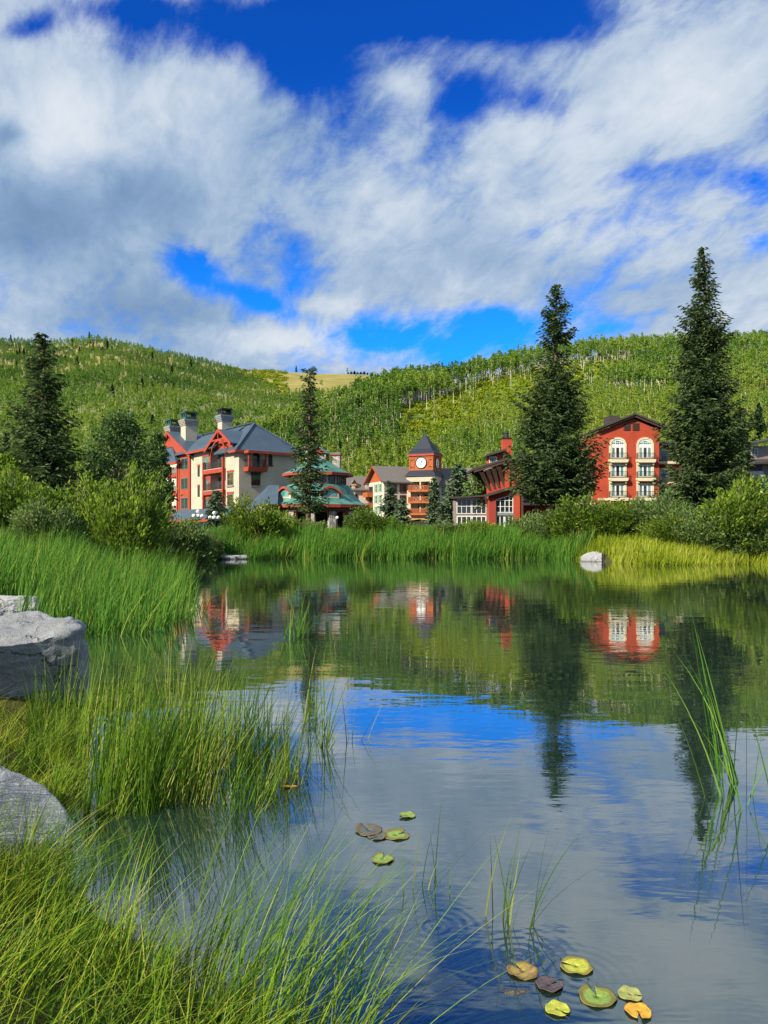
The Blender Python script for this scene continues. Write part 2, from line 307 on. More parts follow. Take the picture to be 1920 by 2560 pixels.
tx = np.arange(-6.85, 6.86, 0.043); xs = 3.0*np.sinh(tx)
ty = np.arange(-2.0, 6.3, 0.030); ys = 5.0+4.5*np.sinh(ty); ys = ys[(ys > -14) & (ys < 1700)]
gx, gy = np.meshgrid(xs, ys); gz = height(gx, gy)
gz = gz+np.where((gy < 60) & (gz > -.2), .03*np.sin(gx*5.1+gy*2.2)*np.sin(gy*6.3-gx), 0)
ny, nx = gx.shape; idx = np.arange(ny*nx).reshape(ny, nx)
quads = np.stack([idx[:-1, :-1], idx[:-1, 1:], idx[1:, 1:], idx[1:, :-1]], -1).reshape(-1, 4)
def groundmat():
    m_, g = new_mat('grassy_ground'); tc = g.n('ShaderNodeTexCoord'); v = (tc, 'Object'); s_ = g.n('ShaderNodeSeparateXYZ', {0: v})
    near = g.ramp(g.noise(v, 1.6, 6, .7), [(.3, (.025, .028, .010)), (.5, (.06, .06, .015)), (.7, (.13, .10, .035))])
    mud = g.ramp(g.noise(v, 3.0, 6, .7), [(.3, (.035, .035, .022)), (.7, (.10, .085, .05))])
    hill = g.ramp(g.noise(v, .05, 8, .75), [(.32, (.06, .11, .016)), (.5, (.13, .19, .022)), (.68, (.24, .26, .05))])
    mead = g.ramp(g.noise(g.n('ShaderNodeMapping', {'Vector': v, 'Scale': (1, 1, 3)}), .03, 9, .75), [(.35, (.17, .17, .035)), (.52, (.30, .255, .075)), (.68, (.40, .33, .13))])
    c = g.mix(g.smooth((s_, 'Z'), -.05, .08), (mud, 0), (near, 0)); c = g.mix(g.smooth((s_, 'Y'), 150.0, 230.0), c, (hill, 0)); c = g.mix(g.smooth((s_, 'Y'), 640.0, 860.0), c, (mead, 0))
    b = g.n('ShaderNodeBump', {'Strength': .6, 'Distance': .05, 'Height': g.noise(v, 14, 5, .7)})
    bs = g.n('ShaderNodeBsdfPrincipled', {'Base Color': c, 'Roughness': .95, 'Normal': b, 'Specular IOR Level': .15}); g.n('ShaderNodeOutputMaterial', {'Surface': bs}); return m_
tag(npmesh('ground', np.stack([gx, gy, gz], -1).reshape(-1, 3), quads, groundmat(), smooth=True), kind='structure')
def watermat():
    m_, g = new_mat('pond_water'); tc = g.n('ShaderNodeTexCoord'); v = (tc, 'Object'); s_ = g.n('ShaderNodeSeparateXYZ', {0: v})
    a = g.noise(g.n('ShaderNodeMapping', {'Vector': v, 'Scale': (.55, 1.5, 1)}), 3.2, 3, .55, .3); b2 = g.noise(g.n('ShaderNodeMapping', {'Vector': v, 'Scale': (.8, 1.6, 1)}), 1.1, 2, .5)
    gust = g.smooth(g.noise(g.n('ShaderNodeMapping', {'Vector': v, 'Scale': (.6, 1.0, 1)}), .22, 3, .5), .40, .62)
    rings = None
    for (cx, cy) in RINGS:
        d_ = g.n('ShaderNodeVectorMath', {0: v, 1: (cx, cy, 0)}, operation='DISTANCE'); q = g.m('MULTIPLY', g.m('SINE', g.m('MULTIPLY', (d_, 'Value'), 110.0)), g.m('POWER', 2.718, g.m('MULTIPLY', (d_, 'Value'), -7.0)))
        rings = q if rings is None else g.m('ADD', rings, q)
    h = g.m('ADD', g.m('ADD', g.m('MULTIPLY', a, g.m('ADD', .25, g.m('MULTIPLY', gust, .9))), g.m('MULTIPLY', b2, 1.6)), g.m('MULTIPLY', rings, .12))
    bp = g.n('ShaderNodeBump', {'Strength': 1.0, 'Distance': .0023, 'Height': h})
    fr = g.m('POWER', g.n('ShaderNodeFresnel', {'IOR': 1.34, 'Normal': bp}), .45)
    turb = g.ramp(g.noise(v, .35, 4, .6), [(.35, (.016, .042, .032)), (.65, (.034, .068, .052))])
    und = g.n('ShaderNodeMixShader', {0: .58, 1: g.n('ShaderNodeBsdfTransparent', {'Color': (.60, .72, .62, 1)}), 2: g.n('ShaderNodeBsdfDiffuse', {'Color': turb})})
    gl = g.n('ShaderNodeBsdfGlossy', {'Roughness': .012, 'Color': (1, 1, 1, 1), 'Normal': bp})
    g.n('ShaderNodeOutputMaterial', {'Surface': g.n('ShaderNodeMixShader', {0: fr, 1: und, 2: gl})}); return m_
RINGS = ((.66, 3.72), (.26, 4.0), (.9, 3.55))
wx = np.linspace(-24, 40, 9); wy = np.linspace(-6, 62, 9); wgx, wgy = np.meshgrid(wx, wy)
wi = np.arange(81).reshape(9, 9)
tag(npmesh('water', np.stack([wgx, wgy, wgx*0], -1).reshape(-1, 3), np.stack([wi[:-1, :-1], wi[:-1, 1:], wi[1:, 1:], wi[1:, :-1]], -1).reshape(-1, 4), watermat()), kind='structure')
# ------------------------------------------------------------------ building parts
def window(face, a0, a1, z0, z1, parent, frame, glass, nx=2, nz=1, fr=.10, d=.0, sill=None, header=None, mull=.05, name='window'):
    b = MB(); o = .06+d
    face.box(b, a0, a0+fr, d-.02, o, z0, z1); face.box(b, a1-fr, a1, d-.02, o, z0, z1); face.box(b, a0+fr, a1-fr, d-.02, o, z0, z0+fr); face.box(b, a0+fr, a1-fr, d-.02, o, z1-fr, z1)
    for i in range(1, nx): a = a0+(a1-a0)*i/nx; face.box(b, a-mull/2, a+mull/2, d-.02, o-.012, z0+fr, z1-fr)
    for i in range(1, nz):
        z = z0+(z1-z0)*i/nz
        for k in range(nx):
            al = a0+(a1-a0)*k/nx+(mull/2 if k else fr); ar = a0+(a1-a0)*(k+1)/nx-(mull/2 if k < nx-1 else fr); face.box(b, al, ar, d-.02, o-.016, z-mull/2, z+mull/2)
    w_ = b.build(name, frame, parent)
    b = MB(); face.box(b, a0+fr, a1-fr, d-.02, d+.015, z0+fr, z1-fr); b.build('pane', glass, w_)
    if sill: b = MB(); face.box(b, a0-.1, a1+.1, d-.02, d+.16, z0-.18, z0-.003); b.build('sill', sill, w_)
    if header: b = MB(); face.box(b, a0-.08, a1+.08, d-.02, d+.10, z1+.003, z1+.32); b.build('header', header, w_)
    return w_
def railing(face, a0, a1, d0, d1, z0, h, parent, matr, step=.16, name='railing', sides=True, r=.018):
    b = MB()
    def run(p, q):
        p = np.array(p); q = np.array(q); L = np.linalg.norm(q-p); n = max(2, int(L/step))
        for i in range(n+1): t = p+(q-p)*i/n; b.tube([t, t+np.array([0, 0, h])], r*1.2, 4, False)
        for zz in (h, .08): b.tube([p+np.array([0, 0, zz]), q+np.array([0, 0, zz])], r*1.7, 4)
    run(face.p(a0, d1, z0), face.p(a1, d1, z0))
    if sides: run(face.p(a0, d0, z0), face.p(a0, d1, z0)); run(face.p(a1, d0, z0), face.p(a1, d1, z0))
    return b.build(name, matr, parent)
def part(parent, name, m_, fn, smooth=False):
    b = MB(); fn(b); return b.build(name, m_, parent, smooth)
def bar3(b, p, q, wv, hv):                    # beam from p to q with half-width vector wv and half-height vector hv
    p, q, wv, hv = (np.array(t, float) for t in (p, q, wv, hv))
    return b.prism([p-wv-hv, p+wv-hv, p+wv+hv, p-wv+hv], q-p)

# ------------------------------------------------------------------ left lodge (local x along its long cream front, corner at the origin)
L = empty('lodge', (-21, 110, 0), R(-54), 'cream and red lodge with blue metal roof and three chimneys left of the round pavilion', 'building')
FR = Face((0, 0, 0), (1, 0, 0), (0, -1, 0)); SD = Face((0, 0, 0), (0, 1, 0), (1, 0, 0))
part(L, 'wall', M['cream'], lambda b: (b.box(-4.6, 0, 0, 9.2, 0, 13.3), b.box(-10.2, -4.62, 1.2, 9.19, 0, 13.6), b.box(-18.2, -10.22, .02, 9.1, 0, 14.3), b.box(-8.6, 0, 9.22, 9.9, 0, 12.9)))
def redwing(b):
    b.prism([(-23.3, -.15, 0), (-18.2, -.15, 0), (-18.2, -.15, 14.2), (-27.4, -.15, 18.5), (-30.0, -.15, 17.2), (-30.0, -.15, 14.6), (-23.3, -.15, 13.0)], (0, .4, 0))
    b.box(-23.3, -18.25, .26, 8.5, 0, 13.6)
red = part(L, 'red_wing', M['red_wood'], redwing)
part(L, 'corner_board', M['red_trim'], lambda b: (b.box(-18.75, -18.1, -.24, -.155, 0, 13.7), b.box(-23.35, -22.9, -.24, -.155, 0, 12.8), b.box(-23.5, -23.36, -.2, .25, 0, 12.8)))
part(L, 'rear_wall', M['cream2'], lambda b: b.box(-36, -23.4, 2.2, 8, 0, 13.4))
# roofs
def mainroof(b):
    e0, e1 = 14.35, 13.25
    b.slab([(-24, -.75, e0), (-7.0, -.75, e0), (-7.0, 4.6, 18.05), (-24, 4.6, 18.05)], .18)
    b.slab([(-24, 10, e0), (-24, 4.62, 18.05), (-7.0, 4.62, 18.05), (-7.0, 10, e0)], .18)
    b.slab([(-6.99, -.85, e1), (.7, -.85, e1), (-4.4, 4.6, 17.95), (-6.99, 4.6, 17.95)], .18)
    b.slab([(-6.99, 10.6, e1), (-6.99, 4.62, 17.95), (-4.4, 4.62, 17.95), (.7, 10.6, e1)], .18)
part(L, 'roof', M['blue_roof'], mainroof)
part(L, 'hip_roof', M['blue_roof_side'], lambda b: (b.slab([(.72, -.85, 13.24), (.72, 10.6, 13.24), (-4.38, 4.61, 17.94)], .18), b.slab([(.5, .5, 13.42), (2.1, .5, 13.12), (2.1, 4.3, 13.12), (.5, 4.3, 13.42)], .12)))
part(L, 'ridge_cap', M['blue_roof'], lambda b: (b.box(-24, -4.4, 4.35, 4.87, 18.06, 18.2), bar3(b, (-4.4, 4.6, 18.05), (.7, -.85, 13.36), (.14, .14, 0), (0, 0, .09)), bar3(b, (-4.4, 4.6, 18.05), (.7, 10.6, 13.36), (.14, -.14, 0), (0, 0, .09))))
def gabler(b):                                # cross gable over the balconies
    for s_, xe, ze in ((-1, -10.5, 14.0), (1, -1.1, 14.4)):
        b.slab([(-5.4, -.8, 16.8), (xe, -.8, ze), (xe, 1.0, ze), (-5.4, 4.0, 16.8)] if s_ < 0 else [(-5.4, -.8, 16.8), (-5.4, 4.0, 16.8), (xe, .9, ze), (xe, -.8, ze)], .16)
part(L, 'gable_roof', M['blue_roof_side'], gabler)
def fascia(b):
    b.box(-18.3, -10.5, -.88, -.76, 13.98, 14.34); b.box(-1.6, .72, -.98, -.86, 12.88, 13.23); b.box(.73, .85, -.95, .49, 12.86, 13.22); b.box(.73, .85, 4.32, 10.6, 12.86, 13.22); b.box(2.11, 2.2, .45, 4.35, 12.75, 13.12); b.box(.86, 2.1, .43, .49, 12.75, 13.15); b.box(.86, 2.1, 4.31, 4.37, 12.75, 13.15)
    for x, z in ((-10.6, 13.95), (-1.0, 14.35)): bar3(b, (-5.4, -.87, 16.66), (x, -.87, z-.12), (0, .06, 0), (0, 0, .24))
    bar3(b, (-7.9, -.87, 15.2), (-2.9, -.87, 15.2), (0, .05, 0), (0, 0, .12)); bar3(b, (-5.4, -.86, 15.2), (-5.4, -.86, 16.5), (.1, 0, 0), (0, .05, 0))
    for s_ in (-1, 1):
        for i in range(6):
            a, c = [math.pi/2*k/6 for k in (i, i+1)]
            bar3(b, (-5.4+s_*2.7*math.sin(a), -.86, 12.6+2.5*math.cos(a)), (-5.4+s_*2.7*math.sin(c), -.86, 12.6+2.5*math.cos(c)), (0, .05, 0), (0, 0, .13))
    bar3(b, (-27.4, -.72, 18.5), (-17.0, -.72, 13.6), (0, .07, 0), (0, 0, .24)); bar3(b, (-27.4, -.72, 18.5), (-29.6, -.72, 17.4), (0, .07, 0), (0, 0, .24)); bar3(b, (-27.4, -.73, 17.5), (-27.4, -.73, 18.4), (.1, 0, 0), (0, .05, 0))
part(L, 'fascia', M['red_trim'], fascia)
part(L, 'gable_wall', M['red_trim'], lambda b: b.prism([(-9.9, -.04, 14.3), (-4.62, -.04, 13.7), (-1.8, -.04, 13.7), (-1.8, -.04, 14.3), (-5.4, -.04, 16.5)], (0, .6, 0)))
part(L, 'wing_roof', M['blue_roof_side'], lambda b: (b.slab([(-27.4, -.65, 18.75), (-16.9, -.65, 13.8), (-16.9, 9, 13.8), (-27.4, 9, 18.75)], .16), b.slab([(-27.4, -.65, 18.75), (-27.4, 9, 18.75), (-36, 9, 14.9), (-29.8, -.65, 17.6)], .16)))
part(L, 'shed_roof', M['blue_roof'], lambda b: b.slab([(-30.4, -.16, 16.0), (-29.4, -1.2, 13.1), (-21.6, -1.2, 13.1), (-22.6, -.16, 13.6), (-26.2, -.16, 16.0)], .15))
part(L, 'shed_fascia', M['red_trim'], lambda b: (b.box(-29.4, -21.6, -1.32, -1.21, 12.7, 13.08), b.box(-21.59, -21.5, -1.2, -.25, 12.7, 13.08)))
# windows
for z in (11.7, 8.41, 5.13): window(FR, -22.0, -19.1, z, z+1.9, L, M['teal_frame'], M['glass'], 2, 1, d=.15, mull=.16)
for z in (10.25, 7.01): window(FR, -15.25, -14.5, z, z+1.6, L, M['iron'], M['glass'], 1, 1, header=M['red_trim'], fr=.08)
for z in (8.24, 5.06): window(FR, -3.95, -1.8, z, z+1.95, L, M['grey_frame'], M['glass_warm'], 2, 2, header=M['red_trim'], sill=M['grey_frame'])
window(SD, 1.95, 3.4, 8.2, 9.85, L, M['iron'], M['glass_warm'], 1, 1, sill=M['grey_frame'], header=M['brown_timber'])
window(SD, 4.75, 5.4, 11.33, 12.8, L, M['iron'], M['glass'], 1, 1, fr=.14, sill=M['brown_timber'])
for z, t in ((11.05, 13.55), (7.75, 10.05), (4.4, 6.9)):
    window(FR, -13.3, -10.3, z, t-.35, L, M['teal_frame'], M['glass_curtain'], 2, 1, header=M['red_trim'], name='door', mull=.16)
    window(Face((0, 1.2, 0), (1, 0, 0), (0, -1, 0)), -9.9, -7.7, z, t-.15, L, M['teal_frame'], M['glass'], 2, 2, name='door', mull=.1)
    part(L, 'pilaster', M['red_trim'], lambda b: b.box(-10.6, -10.0, -.08, .015, z, t+.9))
for z in (10.35, 7.1, 3.8):                   # balcony stack on the cream front
    bal = part(L, 'balcony', M['red_trim'], lambda b: (b.box(-12.2, -4.5, -.5, -.1, z, z+.62), b.box(-10.18, -4.64, -.09, 1.19, z+.1, z+.6),))
    part(bal, 'deck', M['cream2'], lambda b: b.box(-12.1, -4.6, -.48, -.09, z+.622, z+.68))
    railing(FR, -12.1, -4.6, .1, .42, z+.7, 1.05, bal, M['iron'])
part(L, 'balcony_post', M['red_trim'], lambda b: b.box(-12.25, -11.9, -.52, -.12, 2.6, 12.3))
part(L, 'balcony_post', M['red_trim'], lambda b: b.box(-4.85, -4.5, -.52, -.12, 2.6, 12.6))
bal = part(L, 'balcony', M['red_trim'], lambda b: b.prism([(0.0, .8, 10.2), (1.3, .8, 10.2), (1.5, .8, 10.85), (0.0, .8, 10.85)], (0, 3.1, 0)))
railing(SD, .9, 3.8, .05, 1.4, 10.86, 1.05, bal, M['iron'])
for y in (.9, 3.55): part(L, 'balcony_post', M['red_trim'], lambda b: b.box(1.1, 1.42, y, y+.3, 10.86, 12.9))
def archdoor(b): SD.prism(b, [(2.2, 10.96), (3.3, 10.96), (3.3, 12.6), (3.1, 12.95), (2.75, 13.08), (2.4, 12.95), (2.2, 12.6)], .003, .05)
part(L, 'door', M['glass'], archdoor)
for z in (10.7, 7.5, 4.15):                   # corner balconies on the red wing
    bal = part(L, 'balcony', M['red_trim'], lambda b: b.box(-31 if z < 5 else -29.4, -23.52, -.2, 2.19, z, z+.55))
    railing(FR, -30.9 if z < 5 else -29.2, -23.6, -2.0, .1, z+.56, 1.05, bal, M['iron'], sides=False)
for x in (-27.5, -23.95): part(L, 'balcony_post', M['red_trim'], lambda b: b.box(x, x+.4, -.3, .1, 2, 12.6))
REAR = Face((0, 2.2, 0), (1, 0, 0), (0, -1, 0))
for z in (11.3, 8.1, 4.75):
    for a in (-29.4, -26.6): window(REAR, a, a+2.1, z, z+2.2, L, M['teal_frame'], M['glass'], 2, 1, name='door')
def chimney(parent, x, y, wx, wy, z0, z1, cap, caph, name='chimney'):
    c = part(parent, name, M['cream'], lambda b: b.box(x-wx/2, x+wx/2, y-wy/2, y+wy/2, z0, z1))
    def band(b):
        for i, e in enumerate((.12, .2, .28, .36)): b.box(x-wx/2-e, x+wx/2+e, y-wy/2-e, y+wy/2+e, z1+.003+i*.26, z1+.003+i*.26+.25)
    part(c, 'corbel', M['grey_frame'] if cap != M['dark_copper'] else mat('taupe_corbel', (.30, .28, .24), .9), band)
    z = z1+1.05
    def capf(b):
        b.box(x-wx/2, x+wx/2, y-wy/2, y+wy/2, z, z+caph*.35); b.box(x-wx/2-.12, x+wx/2+.12, y-wy/2-.12, y+wy/2+.12, z+caph*.82, z+caph)
        for sx in (-1, 0, 1):
            for sy in (-1, 1): b.box(x+sx*(wx/2-.18)-.18, x+sx*(wx/2-.18)+.18, y+sy*(wy/2-.12)-.12, y+sy*(wy/2-.12)+.12, z+caph*.35, z+caph*.82)
    part(c, 'chimney_cap', cap, capf)
    return c
chimney(L, -24.4, 2.1, 2.2, 2.0, 14, 19.5, M['dark_copper'], 1.35)
chimney(L, -29.9, 1.6, 2.2, 2.2, 15, 18.9, M['dark_copper'], 1.2)
chimney(L, -15.2, 4.6, 1.7, 1.7, 15, 19.4, M['iron'], 1.1)
# porch roof along the foot of the front
part(L, 'porch_roof', M['blue_roof'], lambda b: b.slab([(-22.8, -.3, 5.0), (-24.6, -1.9, 3.35), (-.6, -1.9, 3.35), (-.6, -.55, 5.0)], .15))
part(L, 'porch_fascia', M['red_trim'], lambda b: b.box(-24.6, -.6, -2.02, -1.91, 2.9, 3.33))
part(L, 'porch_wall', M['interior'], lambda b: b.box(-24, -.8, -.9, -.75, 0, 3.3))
for i in range(6): part(L, 'porch_post', M['brown_timber'], lambda b: b.box(-24.2+i*4.6, -23.9+i*4.6, -1.8, -1.5, 0, 3.05))
# slope of roof linking lodge and pavilion
def toL(px, py, Y): q = at(px, py, Y)-np.array([-21, 110, 0]); c, s_ = math.cos(R(54)), math.sin(R(54)); return (q[0]*c-q[1]*s_, q[0]*s_+q[1]*c, q[2])
part(L, 'link_roof', M['blue_roof'], lambda b: b.slab([toL(671, 1213, 105), toL(697, 1213, 104.5), toL(694, 1258, 99.5), toL(658, 1258, 100.5), toL(596, 1288, 102)], .15))
part(L, 'link_wall', M['cream'], lambda b: b.prism([toL(672, 1216, 105.6), toL(697, 1216, 105.2), toL(697, 1300, 105.2), toL(600, 1300, 106.8), toL(600, 1289, 106.8)], (-.25, .3, 0)))

# ------------------------------------------------------------------ round pavilion with green copper roofs
P = empty('round_pavilion', (-9.2, 106, 0), R(-99), 'round arcaded pavilion with green copper roofs and stone piers beside the cream lodge', 'building')
N = 14
part(P, 'roof', M['copper'], lambda b: b.lathe([(7.15, 5.12), (7.0, 5.2), (6.0, 5.62), (5.2, 6.5), (4.6, 7.5), (4.25, 7.9), (3.3, 8.05)], N*2))
part(P, 'fascia', M['red_trim'], lambda b: b.lathe([(6.5, 4.72), (7.2, 4.72), (7.2, 5.13), (6.9, 5.16)], N*2))
part(P, 'soffit', M['brown_timber'], lambda b: b.lathe([(6.6, 4.2), (6.6, 4.75), (3, 4.75), (3, 4.2), (6.6, 4.2)], N*2))
dr = part(P, 'drum_wall', M['cream'], lambda b: b.lathe([(3.9, 7.6), (3.9, 9.6)], N*2))
part(P, 'upper_roof', M['copper'], lambda b: b.lathe([(4.9, 9.5), (4.75, 9.6), (3.9, 9.95), (2.6, 10.65), (1.5, 11.4), (0.6, 11.7), (0.01, 11.75)], 10))
part(P, 'upper_fascia', M['red_trim'], lambda b: b.lathe([(3.8, 9.15), (4.97, 9.15), (4.97, 9.51), (4.6, 9.55)], 10))
def ring_face(a, r): c, s_ = math.cos(a), math.sin(a); return Face((c*r, s_*r, 0), (-s_, c, 0), (c, s_, 0))
for i in range(9):
    a = R(-75+i*19.5); window(ring_face(a, 3.9), -.5, .5, 7.95, 9.1, P, M['brown_timber'], M['glass_warm'] if i % 2 else M['glass'], 2, 1, d=.06)
for i in range(N):
    a = 2*math.pi*i/N+.1
    if math.cos(a) < -.35: continue
    f = ring_face(a, 6.05); part(P, 'pier', M['stone'], lambda b: f.box(b, -.45, .45, -.5, .4, .3, 4.2))
    f2 = ring_face(a+math.pi/N, 6.1)
    def arch(b):
        for k in range(8):
            t0, t1 = [math.pi*(.12+.76*q/8) for q in (k, k+1)]
            f2.prism(b, [(1.02*math.cos(t0), 3.1+1.15*math.sin(t0)), (1.26*math.cos(t0), 3.1+1.35*math.sin(t0)), (1.26*math.cos(t1), 3.1+1.35*math.sin(t1)), (1.02*math.cos(t1), 3.1+1.15*math.sin(t1))], -.12, .12)
    part(P, 'arch', M['red_trim'], arch)
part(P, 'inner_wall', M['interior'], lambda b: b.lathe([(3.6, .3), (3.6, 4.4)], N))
def eyebrow(a):                               # curved dormer on the lower roof
    f = ring_face(a, 5.4); pts = [(-1.75+3.5*k/16, 6.5+.95*math.cos((-1+2*k/16)*math.pi/2)**1.2) for k in range(17)]
    d = part(P, 'dormer', M['copper'], lambda b: f.prism(b, [(p, z+.14) for p, z in pts]+[(p, z) for p, z in pts[::-1]], -1.9, .42))
    part(d, 'dormer_trim', M['red_trim'], lambda b: f.prism(b, [(p, z+.12) for p, z in pts]+[(p, z-.16) for p, z in pts[::-1]], .43, .55))
    q = [(-1.3, 5.9), (1.3, 5.9)]+[(p, z-.2) for p, z in pts[::-1] if abs(p) < 1.35]
    part(d, 'dormer_wall', M['cream'], lambda b: f.prism(b, q, -.6, .2))
    part(d, 'pane', M['glass_teal'], lambda b: f.prism(b, [(-.9, 6.25), (.9, 6.25)]+[(p, z-.38) for p, z in pts[::-1] if abs(p) < .95], .2, .24))
eyebrow(R(30)); eyebrow(R(-38))
cu = part(P, 'cupola', M['stone'], lambda b: (b.box(-1.1, .9, -.6, 1.3, 10.8, 12.4), b.box(-1.0, .1, 1.9, 3.1, 10.2, 12.1)))
part(cu, 'cupola_roof', M['copper'], lambda b: (b.slab([(1.3, -.95, 12.3), (1.3, .35, 13.3), (-1.5, .35, 13.3), (-1.5, -.95, 12.3)], .1), b.slab([(1.3, .36, 13.3), (1.3, 1.65, 12.3), (-1.5, 1.65, 12.3), (-1.5, .36, 13.3)], .1), b.box(-1.15, .25, 1.75, 3.25, 12.3, 12.5)))
part(cu, 'cupola_gable', M['red_wood'], lambda b: (b.prism([(.91, -.75, 12.25), (.91, 1.45, 12.25), (.91, .35, 13.1)], (.15, 0, 0)), b.box(-1.15, .25, 1.75, 3.25, 12.1, 12.3)))
part(cu, 'chimney', M['stone'], lambda b: b.box(-1.9, -.9, -2.2, -.9, 10.8, 13.6))

# ------------------------------------------------------------------ clock tower
T = empty('clock_tower', (11.84, 178, 0), R(-23), 'cream clock tower with navy pyramid roof and white clock faces above red balconies', 'tower')
TF = Face((0, 0, 0), (1, 0, 0), (0, -1, 0)); TS = Face((0, 0, 0), (0, 1, 0), (1, 0, 0))
levels = ((10.42, 12.86), (7.75, 10.2), (4.95, 7.5))
def twall(b):
    b.box(-7.1, -6.0, 0, 7, 0, 14.2); b.box(-1.15, 0, 0, 7, 0, 14.2); b.box(-6.0, -1.15, 0, 7, 12.87, 14.2); b.box(-6.0, -1.15, 2.2, 7, 4.2, 12.87)
    for z in (10.2, 7.5): b.box(-6.0, -1.15, 0, 2.2, z, z+.5)
    b.box(-6.0, -1.15, 0, 2.2, 4.3, 4.95); b.box(-3.75, -3.45, .03, 2.2, 4.95, 7.5); b.box(-3.75, -3.45, .03, 2.2, 8.0, 10.2); b.box(-3.75, -3.45, .03, 2.2, 10.7, 12.87)
part(T, 'wall', M['cream'], twall)
TB = Face((0, 2.2, 0), (1, 0, 0), (0, -1, 0))
for z0, z1 in levels:
    for a in (-5.8, -3.3): window(TB, a, a+1.9, z0+.05, z1-.4, T, M['brown_timber'], M['interior'], 2, 1, name='door')
    bal = part(T, 'balcony', M['orange_wood'], lambda b: (b.box(-6.2, -.9, -1.25, -.003, z0, z0+.35), b.box(-6.2, -.9, -1.25, -1.12, z0+1.35, z0+1.5), b.box(-6.2, -6.06, -1.12, -.003, z0+1.35, z0+1.5), b.box(-1.04, -.9, -1.12, -.003, z0+1.35, z0+1.5)))
    def rail(b):
        n = 30
        for i in range(n+1):
            x = -6.15+5.2*i/n
            if not (8 < i < 22) or z0 < 6: b.box(x-.04, x+.04, -1.2, -1.14, z0+.35, z0+1.35)
        if z0 > 6:
            for x in (-4.75, -3.55, -2.35): b.box(x-.08, x+.08, -1.21, -1.13, z0+.35, z0+1.35)
        b.box(-6.15, -.95, -1.19, -1.15, z0+.36, z0+.44)
        for x in (-6.15, -.95):
            for k in range(6): b.box(x-.04, x+.04, -.15-k*.18, -.09-k*.18, z0+.35, z0+1.35)
            b.box(x-.03, x+.03, -1.15, -.09, z0+.36, z0+.43)
    part(bal, 'baluster_rail', M['orange_wood'], rail)
    if z0 > 6:
        def cross(b):
            for x in (-4.67, -3.47):
                bar3(b, (x+.03, -1.17, z0+.4), (x+1.0, -1.17, z0+1.3), (0, .025, 0), (0, 0, .06)); bar3(b, (x+.03, -1.168, z0+1.3), (x+1.0, -1.168, z0+.4), (0, .022, 0), (0, 0, .06))
        part(bal, 'cross_brace', mat('pale_orange_wood', (.55, .27, .13), .7), cross)
part(T, 'arch_beam', mat('tan_timber', (.42, .22, .10), .8), lambda b: TF.prism(b, [(-6.6, 4.2), (-.5, 4.2), (-.5, 3.6), (-1.5, 3.75), (-3.5, 4.0), (-5.5, 3.75), (-6.6, 3.6)], .02, .5))
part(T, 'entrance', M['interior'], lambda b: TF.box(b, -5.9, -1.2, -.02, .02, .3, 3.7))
part(T, 'skirt_roof', M['slate'], lambda b: b.lathe([(5.5, 14.2), (5.42, 14.32), (4.15, 15.55)], 4, (-3.55, 3.5), R(45), R(405)))
cb = part(T, 'clock_box', M['orange_wood'], lambda b: b.box(-6.45, -.65, .6, 6.4, 15.3, 19.2))
def cbt(b):
    for x in (-6.55, -.85): b.box(x, x+.3, .5, .8, 15.56, 19.0)
    b.box(-.85, -.55, 6.2, 6.5, 15.56, 19.0); b.box(-6.25, -.85, .52, .597, 18.6, 18.95); b.box(-6.25, -.85, .52, .597, 15.56, 15.85); b.box(-.648, -.56, .8, 6.2, 18.6, 18.95); b.box(-.648, -.56, .8, 6.2, 15.56, 15.85)
    for z in (16.4, 18.1):
        for x in (-6.2, -1.6): b.box(x, x+.75, .45, .597, z, z+.14)
        for y in (1.0, 5.4): b.box(-.648, -.5, y, y+.7, z, z+.14)
    for x in (-5.4, -1.75): b.box(x, x+.12, .53, .597, 15.85, 18.6)
part(cb, 'corner_post', M['orange_wood'], cbt)
part(cb, 'bracket', M['brown_timber'], lambda b: [b.box(x, x+.1, .40, .44, z, z+.35) for z in (16.2, 17.9) for x in (-6.0, -1.3)])
part(T, 'eave_board', M['red_trim'], lambda b: b.lathe([(4.0, 19.0), (4.62, 19.0), (4.62, 19.55), (4.0, 19.56)], 4, (-3.55, 3.5), R(45), R(405)))
part(T, 'pyramid_roof', M['slate'], lambda b: b.lathe([(4.75, 19.5), (4.72, 19.62), (3.4, 20.7), (.12, 24.5)], 4, (-3.55, 3.5), R(45), R(405)))
part(T, 'finial', M['iron'], lambda b: b.lathe([(.18, 24.4), (.09, 24.7), (.09, 24.95), (.28, 25.1), (.3, 25.3), (.16, 25.48), (.01, 25.5)], 10, (-3.55, 3.5)))
